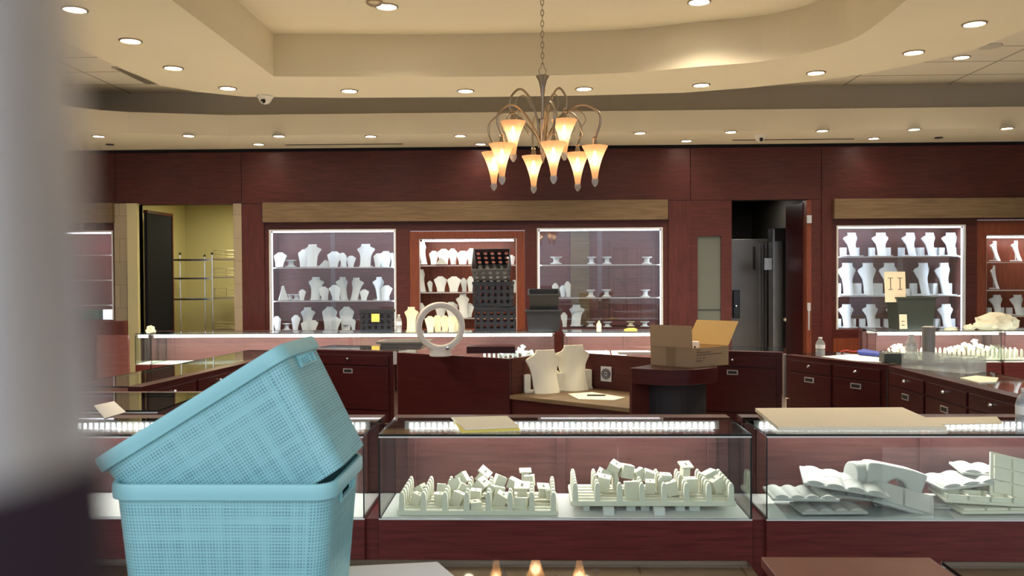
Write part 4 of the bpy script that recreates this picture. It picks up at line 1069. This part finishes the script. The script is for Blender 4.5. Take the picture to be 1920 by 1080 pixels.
padded_tray('white tray beneath the sloping domed tray', ptz(1618, FY+.22, DK+.040), .30, .2, 2, 4, (0, RD(3), RD(-18)), kind='flat')
padded_tray('white ear-ring tray of four flat pads sloping forward below the bust', ptz(1692, FY+.12, DK+.045), .24, .12, 1, 2, (RD(35), RD(14), RD(-14)), kind='flat')
padded_tray('white tray leaning under the right pile in the right front showcase', ptz(1700, FY+.24, DK+.005), .30, .2, 2, 4, (0, 0, RD(-10)), kind='flat')
padded_tray('cream sectioned tray with open compartments at right', ptz(1840, FY+.15, DK+.045), .36, .20, 2, 4, (RD(2), RD(2), RD(-6)), mat='suede_cream', kind='grid')
padded_tray('cream tray lying under the sectioned one at right', ptz(1870, FY+.13, DK+.012), .40, .20, 2, 4, (0, 0, RD(2)), mat='suede_cream', kind='flat')
padded_tray('white padded tray on top of the sectioned tray at right', ptz(1800, FY+.22, DK+.10), .28, .18, 1, 3, (RD(4), RD(-5), RD(8)))
padded_tray('white pad tray behind the top tray at right', ptz(1848, FY+.28, DK+.125), .25, .16, 1, 3, (RD(4), RD(4), RD(-6)))
padded_tray('pale green-white tray propped up at the right edge of the right front showcase', ptz(1912, FY+.16, DK+.115), .24, .2, 3, 3, (RD(55), RD(12), RD(-12)), mat='suede_cream', kind='flat')
# fallen bust
fb = thing('fallen_bust', 'white necklace bust lying on its side on the padded trays', 'necklace bust', at(1662, 905, FY+.24), rot=(RD(-6), 0, RD(-8)))
k_ = (FY+.24)/F
def fpt(px, py): return ((px-1662)*k_, (905-py)*k_)
pts = [fpt(*q) for q in ((1616, 908), (1640, 924), (1650, 932), (1653, 912), (1660, 899), (1672, 894), (1685, 900), (1690, 915), (1688, 934), (1710, 932), (1718, 912), (1728, 886), (1700, 877), (1668, 871), (1640, 866), (1624, 866))]
m = MB(); m.prism_y(pts, -.07, .07); m.build('bust_form', 'pad_white', fb, smooth=True, bevel=.012, bseg=3)
m = MB(); m.M = Matrix.Translation((fpt(1622, 890)[0], 0, fpt(1622, 890)[1])) @ Matrix.Rotation(RD(22), 4, 'Z') @ Matrix.Rotation(RD(-90), 4, 'Y')
m.lathe([(.058, -.03), (.056, .0), (.054, .06), (.050, .064), (0, .064)], 28); m.build('neck', 'pad_white', fb, smooth=True)
slab('glass_shelf_panel', 'loose clear glass shelf lying on the deck of the right front showcase', 'glass shelf', [(1476, 971), (1790, 971), (1760, 940), (1450, 940)], DK+.006, .005, 'glass_shelf')

# far row contents
def tiny_pile(x0, x1, n, zc, Y, name, grp, h=.07, mat='velvet_white'):
    for i in range(n):
        px = x0+(x1-x0)*(i+.5)/n; y = Y+R.uniform(0, .12); p = at(px, 660, y); s = .05*R.uniform(.85, 1.1)
        ring_box((p.x, y, DK+.002+zc+h*R.uniform(.0, 1)*math.sin(PI*(i+.5)/n)), s, (RD(R.uniform(-25, 25)), RD(R.uniform(-40, 40)), R.uniform(0, 3)), f'tiny white tumbled ring stand, {ORD[i]} from left {name}', grp, mat, i % 2)
tiny_pile(934, 1000, 11, .06, LY+.1, 'in the far case behind the ring fan', 'tumbled ring stands in the far centre case')
ring_tray('small white peg tray in the far case behind the ring fan', (X(965, LY+.08), LY+.08, DK+.01), .74, .22, 14, 2, hpeg=.09, mat='velvet_white')
for i, px in enumerate((1078, 1102, 1130, 1160)):
    padded_tray(f'small white padded tray in the far case, {ORD[i]} from left behind the cash desk', (X(px, LY+.15), LY+.12, DK+.07), .16, .16, 1, 2, (RD(30), 0, RD(R.uniform(-6, 6))), mat='velvet_white')
ring_tray('long cream tray of ring pegs in the far right case', (X(1805, LY+.05), LY+.05, DK+.01), 1.45, .28, 28, 2, hpeg=.10, pegw=.026)
tiny_pile(1780, 1860, 12, .09, LY+.14, 'in the far right case', 'tumbled ring stands in the far right case', mat='suede_cream', h=.07)
tiny_pile(1672, 1700, 5, .08, LY+.14, 'in far right case corner', 'tumbled stands at the left of the far right case', mat='suede_cream')

# ------------------------------------------------------------------ crates, bins
def hole_panel(m, org, ux, uy, w, h, cols, rows, r, th, nrm, extra_top=0):
    cw, ch = w/cols, h/rows; K = 12
    for cI in range(cols):
        for rI in range(rows):
            c = org + ux*(cw*(cI+.5)) + uy*(ch*(rI+.5))
            sq = []
            for k in range(K):
                a = 2*PI*k/K+PI/4; x = math.cos(a); y = math.sin(a); s_ = max(abs(x), abs(y)); sq.append((x/s_*cw/2, y/s_*ch/2))
            vs = []
            for dz in (0, th):
                for x, y in sq: vs.append(tuple(c+ux*x+uy*y-nrm*dz))
                for k in range(K):
                    a = 2*PI*k/K+PI/4; vs.append(tuple(c+ux*(r*math.cos(a))+uy*(r*math.sin(a))-nrm*dz))
            fs = []
            for k in range(K):
                k2 = (k+1) % K; fs.append((k, k2, K+k2, K+k)); fs.append((2*K+k2, 2*K+k, 3*K+k, 3*K+k2)); fs.append((K+k, K+k2, 3*K+k2, 3*K+k))
            m.add(vs, fs)
def crate(label, loc, rot, w=.44, d=.34, h=.28, cols=6, rows=3):
    t = thing('plastic_crate', label, 'crate', loc, rot=rot, group='black perforated crates on the far counter')
    Vx, Vy, Vz = Vector((1,0,0)), Vector((0,1,0)), Vector((0,0,1)); m = MB(); rim = .035; r = .022
    hole_panel(m, Vector((-w/2, -d/2, .02)), Vx, Vz, w, h-rim-.02, cols, rows, r, .004, -Vy)
    hole_panel(m, Vector((-w/2, d/2, .02)), Vx, Vz, w, h-rim-.02, cols, rows, r, .004, Vy)
    hole_panel(m, Vector((-w/2, -d/2, .02)), Vy, Vz, d, h-rim-.02, 5, rows, r, .004, -Vx)
    hole_panel(m, Vector((w/2, -d/2, .02)), Vy, Vz, d, h-rim-.02, 5, rows, r, .004, Vx)
    m.build('walls', 'black_plastic', t)
    MB().box(-w/2-.006, w/2+.006, -d/2-.008, -d/2, h-rim, h).box(-w/2-.006, w/2+.006, d/2, d/2+.008, h-rim, h).box(-w/2-.008, -w/2, -d/2, d/2, h-rim, h).box(w/2, w/2+.008, -d/2, d/2, h-rim, h).build('rim', 'black_plastic', t, bevel=.003)
    MB().box(-w/2, w/2, -d/2, d/2, 0, .02).build('bottom', 'black_plastic', t)
    return t
CYY = LY+.22
def cp(px, dz=0): p = at(px, 620, CYY); return (p.x, CYY, CT+.002+dz)
crate('bottom black crate of the three-crate stack on the far counter', cp(928), (0, 0, RD(3)), w=.455)
crate('middle black crate of the three-crate stack on the far counter', cp(926, .285), (0, 0, RD(-4)), w=.43)
crate('topmost black crate, tipped forward on the crate stack', (cp(925)[0], CYY-.02, CT+.64), (RD(48), 0, RD(-4)), w=.40, h=.27, d=.30, cols=5)
crate('single black crate with yellow note, in front of the left cabinet', cp(708), (0, 0, RD(4)), w=.36, d=.3, h=.25, cols=5)
o = MB().box(-.045, .045, -.003, 0, -.045, .045).build('sticky_note', 'paper_yellow'); o.location = at(704, 596, CYY-.162); tag(o, 'yellow sticky note stuck on the single black crate', 'note')
def bin_(label, loc, w, d, h, mat, rot=(0,0,0), taper=.88):
    t = thing('storage_bin', label, 'storage bin', loc, rot=rot)
    a, b = w/2*taper, w/2; c, e = d/2*taper, d/2; m = MB(); tk = .006
    O_ = [(-a,-c,0),(a,-c,0),(a,c,0),(-a,c,0),(-b,-e,h),(b,-e,h),(b,e,h),(-b,e,h)]
    I_ = [(-a+tk,-c+tk,tk),(a-tk,-c+tk,tk),(a-tk,c-tk,tk),(-a+tk,c-tk,tk),(-b+tk,-e+tk,h),(b-tk,-e+tk,h),(b-tk,e-tk,h),(-b+tk,e-tk,h)]
    m.add(O_+I_, [(0,3,2,1),(0,1,5,4),(1,2,6,5),(2,3,7,6),(3,0,4,7),(8,9,10,11),(8,12,13,9),(9,13,14,10),(10,14,15,11),(11,15,12,8),(4,5,13,12),(5,6,14,13),(6,7,15,14),(7,4,12,15)])
    m.build('body', mat, t, bevel=.003)
    MB().box(-b-.012, b+.012, -e-.012, -e, h-.02, h).box(-b-.012, b+.012, e, e+.012, h-.02, h).box(-b-.012, -b, -e, e, h-.02, h).box(b, b+.012, -e, e, h-.02, h).build('rim', mat, t, bevel=.004)
    return t
bin_('lower black plastic bin right of the crate stack', cp(1019), .39, .32, .245, 'bin_black')
bin_('upper dark bin tipped on the lower black bin right of the crates', (cp(1020)[0], CYY+.02, CT+.255), .34, .26, .20, 'bin_black', (RD(12), 0, 0), .92)
BR = bin_('dark grey-green bin with cream label in front of the bright bust cabinet', cp(1707), .42, .32, .37, 'bin_green')
o = MB().box(-.042, .042, -.002, 0, -.08, .08).build('paper_label', 'paper_cream'); o.location = at(1693.5, 603, CYY-.18); o.rotation_euler = (RD(-6), 0, 0); tag(o, 'cream paper label with dark marks on the grey-green bin', 'label')
MB().box(-.02, .015, -.004, -.0022, .0, .006).box(-.02, .012, -.004, -.0022, -.045, -.037).build('writing', 'ink', o)
card = MB().box(-.115, .115, -.004, 0, -.20, .14).build('paper_card', 'board_cream'); card.location = at(1678, 533, CYY-.10); card.rotation_euler = (RD(-5), 0, 0); tag(card, 'cream card marked with two dark letter I strokes above the grey-green bin', 'card')
w_ = MB()
for cx_ in (-.05, .055):
    w_.box(cx_-.004, cx_+.004, -.0055, -.004, -.06, .07).box(cx_-.028, cx_+.028, -.0055, -.004, .066, .072).box(cx_-.028, cx_+.028, -.0055, -.004, -.062, -.056)
w_.build('writing', 'ink', card)
# card stick holding it from the bin

# cream stands on far counter
Y_Z = CT+.001
fill('far counter behind ring fan', 'the glass top', [('bust', 140, 125, 205), ('easel', 300, 90, 130, 15), ('easel', 362, 90, 132, 15), ('easel', 425, 84, 130, 10), ('easel', 478, 76, 132, 10), ('easel', 520, 70, 128, 5)], (740, 400), 4.5, 988, mat='velvet_cream', Y=LY+.05, depth_alt=(.2, .12, .2))

def bottle(label, px, py, z, h, Y=None, w=None, mat='glass_bottle', cap='frame_white'):
    p = on(px, py, z) if Y is None else at(px, py, Y); 
    t = thing('water_bottle', label, 'water bottle', (p.x, p.y, z)); r = (w or h*.16)
    MB().lathe([(0, 0), (r*.9, 0), (r, .04*h), (r, .3*h), (r*.92, .34*h), (r, .38*h), (r, .62*h), (r*.85, .74*h), (r*.42, .88*h), (r*.40, .93*h)], 16).build('body', mat, t, smooth=True)
    MB().lathe([(r*.45, .92*h), (r*.45, .995*h), (r*.4, h), (0, h)], 12).build('cap', cap, t, smooth=True)
    o = MB().lathe([(r*1.01, .40*h), (r*1.01, .60*h)], 16); o.f = o.f[:-2]; o.m = o.m[:-2]; o.build('paper_band', 'paper_white', t, smooth=True)
    return t
bottle('clear water bottle on the far counter left of the ring fan', 748, 618, CT, .20, Y=LY+.1)
bottle('small bottle with pale label below the round risers, far counter', 1123, 618, CT, .12, Y=LY+.1, w=.028, mat='velvet_cream')
bottle('clear water bottle standing on the drawer case right of the carton', 1538, 667, CT, .145, w=.035)
bottle('tall clear bottle with white wrapper in the clear organiser', 1708.5, 679, CT, .20, w=.042)
bottle('clear water bottle cut by the right edge on the front showcase', 1921, 808, CT+.001, .175, w=.034)
g_ = MB().lathe([(0, 0), (.038, 0), (.043, .16), (.045, .20), (.046, .205), (.046, .225), (.03, .23), (0, .23)], 18).build('tumbler', 'cup_grey', smooth=True); g_.location = on(1741, 683, CT); g_.scale = (1, 1, 1.17); tag(g_, 'grey insulated tumbler beside the tall bottle', 'tumbler')
# pads near risers
o = slab('paper_pad', 'yellow pad beside the cream riser on the far counter', 'paper pad', [(1170, 617.5), (1195, 617.5), (1190, 614.8), (1178, 614.8)], CT+.012, .01, 'paper_yellow')

# plastic bags as lumpy shapes
def lump(name, label, cat, loc, sx, sy, sz, mat, seed):
    rr = random.Random(seed); bm = bmesh.new(); bmesh.ops.create_icosphere(bm, subdivisions=3, radius=1)
    from mathutils import noise as ns
    for v_ in bm.verts:
        q = v_.co.copy(); d_ = 1+.35*ns.noise(q*2.2+Vector((seed, 0, 0)))+.18*ns.noise(q*6+Vector((seed, 3, 0))); v_.co = Vector((q.x*d_*sx, q.y*d_*sy, max(0, (q.z*d_*.75+.42))*sz))
    me = bpy.data.meshes.new(name); bm.to_mesh(me); bm.free(); me.materials.append(MATS[mat])
    for p in me.polygons: p.use_smooth = False
    o = bpy.data.objects.new(name, me); COL.objects.link(o); o.location = loc; return tag(o, label, cat)
lump('plastic_bag', 'crumpled cream plastic bag on the far right counter', 'bag', (X(1868, LY+.2), LY+.2, CT), .23, .12, .16, 'bag_plastic', 3)
lump('crumpled_paper', 'small crumpled cream paper left of the plastic bag', 'paper', (X(1818, LY+.2), LY+.2, CT), .06, .05, .05, 'bag_plastic', 8)
lump('crumpled_paper', 'flat crumpled cream paper beside the grey-green bin', 'paper', (X(1783, LY+.15), LY+.15, CT), .07, .05, .025, 'bag_plastic', 11)
lump('plastic_bag', 'crumpled clear plastic hanging at the left corner of the far row', 'bag', (X(281, LY+.1), LY+.1, CT), .05, .05, .07, 'bag_plastic', 5)

# ------------------------------------------------------------------ fan, tray, desk busts, carton
def ring_fan():
    p = on(826, 668, CT); Yf = p.y+.02
    p = at(826, 668, Yf); t = thing('bladeless_fan', 'pale grey ring shaped bladeless fan standing on the dark front panel', 'fan', (p.x, Yf, CT), math.radians(12))
    rc = (Zh(566, Yf, 826)-Zh(659, Yf, 826))/2; zc = Zh(612.5, Yf, 826)-CT
    prof = [(-.05, .0), (-.045, .014), (0, .022), (.05, .020), (.065, .006), (.06, -.012), (0, -.030), (-.045, -.022)]
    vs = []; fs = []; N = 48; K = len(prof)
    for i in range(N):
        a = 2*PI*i/N
        for y, dr in prof: rr = rc-.022+dr; vs.append((rr*math.cos(a), y, zc+rr*math.sin(a)))
    for i in range(N):
        for k in range(K): fs.append((i*K+k, i*K+(k+1) % K, ((i+1) % N)*K+(k+1) % K, ((i+1) % N)*K+k))
    MB().add(vs, fs).build('air_ring', 'fan_grey', t, smooth=True)
    zb_ = zc-rc+.004
    MB().lathe([(.085, 0), (.09, .008), (.085, zb_*.5), (.088, zb_+.02)], 24, sy=.75).build('base', 'fan_grey', t, smooth=True)
    MB().lathe([(.016, 0), (.016, .004), (0, .005)], 12).build('control', 'metal_chrome', t)
    c = [q for q in t.children if q.name.startswith('control')][0]; c.location = (.05, -.055, zc-rc+.03); c.rotation_euler = (PI/2, 0, 0)
ring_fan()
tr = bin_('shallow dark grey tray on the counter left of the ring fan', (at(758, 657, MYb+.1).x, MYb+.12, CT+.002), .42, .26, .075, 'tray_grey', (RD(0), 0, RD(-4)), .75)
o = MB().box(-.2, .2, -.10, .10, 0, .055).build('flat_carton', 'cherry_dark'); p = on(918, 667, CT); o.location = (p.x, p.y+.30, CT); tag(o, 'dark flat box behind the cash desk panel right of the fan', 'box')
for i, (px, py, w, h, rz, dd) in enumerate(((1024, 736, 66, 80, 20, .0), (1077, 731, 66, 84, 17, 0))):
    p = on(px, py, DZ); s_ = p.y/F
    lab = ('left cream necklace bust standing on the sunken cash desk', 'right cream necklace bust standing on the sunken cash desk')[i]
    stand('desk', 'suede_cream', (p.x, p.y, DZ), w*1.02*s_, h*s_, RD(rz), lab, 'cream busts on the cash desk', dscale=w*s_)
slab('notepad', 'cream papers spread on the cash desk surface', 'paper', [(1065, 738), (1110, 735), (1172, 745), (1150, 750), (1085, 748)], DZ+.004, .003, 'paper_cream')
p = on(1118, 741, DZ+.01); o = MB().tube([(-.07, 0, 0), (.06, 0, 0), (.075, 0, 0)], [.006, .006, .002], 8).build('pen', 'metal_dark'); o.location = p; tag(o, 'dark pen lying on the cash desk papers', 'pen')

def carton():
    p0 = on(1220, 684, CT); p1 = on(1299, 690, CT); p2 = on(1366, 684, CT)
    t = thing('cardboard_box', 'open brown cardboard carton with raised flaps on the bow fronted counter', 'box', (p1.x, p1.y, CT))
    a = (p0-p1); a.z = 0; b = (p2-p1); b.z = 0
    b = b.normalized()*max(b.length, .3)
    H = .135; th_ = .005
    def wall(o1, o2, nm):
        d_ = (o2-o1).normalized(); n_ = Vector((-d_.y, d_.x, 0))*th_
        P = [o1, o2, o2+n_, o1+n_]; m = MB(); vs = [(q.x, q.y, 0) for q in P]+[(q.x, q.y, H) for q in P]
        m.add(vs, [(0,3,2,1),(4,5,6,7),(0,1,5,4),(1,2,6,5),(2,3,7,6),(3,0,4,7)], [0, 1, 0, 0, 1, 0]); return m.build(nm, ['cardboard', 'cardboard_inside'], t)
    Oo = Vector((0, 0, 0)); b2 = b.normalized()*.42
    bb = b  # right wall vector, length as seen
    wl = wall(a, Oo, 'front_wall'); wr = wall(Oo, bb, 'side_wall'); wall(bb, bb+a, 'back_wall'); wall(bb+a, a, 'side_wall')
    n4 = [Oo, bb, bb+a, a]; MB().prism([(q.x, q.y) for q in n4], .001, .006).build('bottom', 'cardboard_inside', t)
    # flaps: front flap raised vertical
    fh = Zh(612, p1.y, 1240)-CT-H
    def flap(e0, e1, vec, nm, mats, inset=.0):
        e0 = Vector((e0.x, e0.y, H)); e1 = Vector((e1.x, e1.y, H)); q = [e0, e1, e1+vec, e0+vec]
        n_ = (e1-e0).cross(vec).normalized()*.004; vs = [tuple(x) for x in q]+[tuple(x+n_) for x in q]
        MB().add(vs, [(0,1,2,3),(7,6,5,4),(0,4,5,1),(1,5,6,2),(2,6,7,3),(3,7,4,0)], [0,1,0,0,0,0]).build(nm, mats, t)
    flap(a, Oo*1.0, Vector((-.0, .03, fh)), 'front_flap', ['cardboard_inside', 'cardboard'])
    flap(bb+a, bb, Vector((.10, .12, .165)), 'back_flap', ['cardboard', 'cardboard_inside'])
    # tape on front wall and flap
    e0 = a*.62; e1 = a*.40; d_ = (e1-e0).normalized(); n_ = Vector((d_.y, -d_.x, 0))*.001
    P = [e0+n_, e1+n_]; z0, z1 = .0, H
    MB().add([(P[0].x, P[0].y, z0), (P[1].x, P[1].y, z0), (P[1].x, P[1].y, z1), (P[0].x, P[0].y, z1)], [(0, 1, 2, 3)]).build('tape', 'tape_brown', wl)
    # printed lines on right wall (small marks)
    ud = bb.normalized(); nn = Vector((ud.y, -ud.x, 0))*.0008; m = MB()
    Lr = bb.length
    for z_, s0, s1 in ((.118, .10, .20), (.103, .10, .48), (.086, .10, .82), (.064, .10, .15), (.064, .19, .22), (.064, .28, .33), (.045, .10, .26)):
        x_ = s0
        while x_ < s1:
            w_ = R.uniform(.015, .045); e = min(x_+w_, s1); A_, B_ = ud*(Lr*x_)+nn, ud*(Lr*e)+nn
            m.add([(A_.x, A_.y, z_-.004), (B_.x, B_.y, z_-.004), (B_.x, B_.y, z_+.004), (A_.x, A_.y, z_+.004)], [(0, 1, 2, 3)]); x_ = e+.008
    m.build('printed_text', 'ink_brown', wr)
    return t
carton()
p = on(1301, 660, CT+.12)
o = MB().box(-.03, .03, -.03, .03, 0, .075).box(-.008, .004, -.031, -.03, .03, .045, 1).build('small_carton', ['paper_white', 'ink'], bevel=.002); o.location = at(1302, 666, 6.1); o.location.z = CT+.09
tag(o, 'small white box with a black dot poking out of the carton', 'box')
o = thing('pump_bottle', 'small white topped bottle standing behind the carton', 'bottle', (X(1297, 6.45), 6.45, CT))
MB().lathe([(0, 0), (.028, 0), (.028, .13), (.018, .14)], 14).build('body', 'black_glossy', o, smooth=True); MB().lathe([(.018, .14), (.034, .15), (.036, .19), (.02, .205), (0, .205)], 14).build('cap', 'frame_white', o, smooth=True)
o = MB().box(-.16, .1, -.08, .08, 0, .02).build('flat_carton', 'paper_white'); o.location = on(1203, 664, CT+.02); o.location.z = CT; o.location.y += .25
tag(o, 'flat white packet on the desk back rail left of the carton', 'packet')

# ------------------------------------------------------------------ right drawer-case clutter
slab('paper_sheets', 'white papers spread along the drawer case right of the water bottle', 'paper', [(1540, 668), (1600, 664), (1668, 668), (1672, 680), (1600, 676)], CT+.004, .004, 'paper_white')
b_ = slab('binder', 'blue plastic binder lying on the papers', 'binder', [(1607, 657), (1620, 654), (1658, 661), (1655, 664), (1610, 660)], CT+.03, .02, 'blue_plastic')
p = on(1664, 668, CT); o = lump('cloth_bundle', 'small black cloth bundle beside the blue binder', 'cloth', tuple(p+Vector((0, .05, 0))), .035, .05, .035, 'black_plastic', 31)
p = on(1597, 662, CT); o = MB().tube(spline([(-.08, 0, .01), (-.03, 0, .02), (.02, 0, .01), (.08, 0, .018)], 5), .006, 6).build('red_cord', 'red_plastic'); o.location = p+Vector((0, .02, 0)); tag(o, 'thin red cord lying behind the papers left of the binder', 'cord')
def organiser():
    a = on(1690, 690, CT); b = on(1815, 702, CT); t = thing('clear_organiser', 'clear plastic organiser box on the diagonal drawer case', 'organiser box', (a.x, a.y, CT+.001), math.atan2(b.y-a.y, b.x-a.x))
    L = (b-a).length; 
    MB().box(0, L, 0, .22, 0, .004).box(0, L, 0, .004, .004, .10).box(0, L, .216, .22, .004, .10).box(0, .004, .004, .216, .004, .10).box(L-.004, L, .004, .216, .004, .10).build('box', 'plastic_clear', t)
    MB().box(L*.32, L*.32+.003, .004, .216, .004, .09).box(L*.65, L*.65+.003, .004, .216, .004, .09).build('divider', 'plastic_clear', t)
organiser()
slab('paper_sheets', 'cream cards lying near the right end of the diagonal drawer case', 'paper', [(1800, 708), (1830, 704), (1872, 708), (1868, 716), (1835, 717)], CT+.006, .006, 'paper_cream')
p = on(1690, 683, CT); o = MB().box(-.07, .07, -.05, .05, 0, .07).build('dark_box', 'bin_green', bevel=.004); o.location = p+Vector((-.02, .12, 0)); tag(o, 'small dark green box between papers and clear organiser', 'box')

# left far-out clutter in the left glass case
for i, (px, py) in enumerate(((205, 765), (228, 775), (190, 790))):
    p = on(px, py, DK+.004); 
slab('paper_sheets', 'white sheets on the glass topped case at left behind the baskets', 'paper', [(176, 760), (214, 752), (236, 772), (196, 784)], CT+.004, .003, 'paper_white')
# ------------------------------------------------------------------ near post at far left (blurred)
post = thing('metal_post', 'blurred grey metal post at the left edge, nearest the camera', 'post', (-.0395+.0679, .0492, 0), rot=(0, math.radians(-2.4), 0))
m = MB().lathe([(.012, 1.6095), (.012, 3.2)], 32); m.build('shaft', 'post_metal', post, smooth=True)
label_part(MB().lathe([(.0125, 0.012), (.0125, 1.6095), (.012, 1.6099)], 32).build('dark_reflection_end', 'post_dark_reflection', post, smooth=True), 'lower end, added dark in place of a reflection')  # dark reflection on the post put into the colour of an added sleeve
MB().lathe([(.035, 0), (.035, .01), (.022, .015)], 32).build('foot_plate', 'post_metal', post)

# ------------------------------------------------------------------ world and light
w = bpy.data.worlds.new('world'); sc.world = w; w.use_nodes = True; nt = w.node_tree
bg = nt.nodes['Background']; tcw = nt.nodes.new('ShaderNodeTexCoord'); sp = nt.nodes.new('ShaderNodeSeparateXYZ'); cr = nt.nodes.new('ShaderNodeValToRGB')
mr = nt.nodes.new('ShaderNodeMapRange'); mr.inputs['From Min'].default_value = -1; mr.inputs['From Max'].default_value = 1
nt.links.new(tcw.outputs['Generated'], sp.inputs[0]); nt.links.new(sp.outputs[2], mr.inputs['Value']); nt.links.new(mr.outputs[0], cr.inputs[0]); nt.links.new(cr.outputs[0], bg.inputs[0])
e = cr.color_ramp.elements; e[0].position = .44; e[0].color = (.045, .03, .04, 1); e[1].position = .58; e[1].color = (.72, .78, .88, 1)
bg.inputs[1].default_value = 1.6
sc.view_settings.view_transform = 'Standard'; sc.view_settings.look = 'None'; sc.view_settings.gamma = 1; sc.view_settings.exposure = 0.62
sc.cycles.max_bounces = 8; sc.cycles.transparent_max_bounces = 24; sc.cycles.diffuse_bounces = 4; sc.cycles.glossy_bounces = 4
sc.cycles.caustics_reflective = False; sc.cycles.caustics_refractive = False; sc.cycles.sample_clamp_indirect = 4
sc.cycles.use_denoising = True
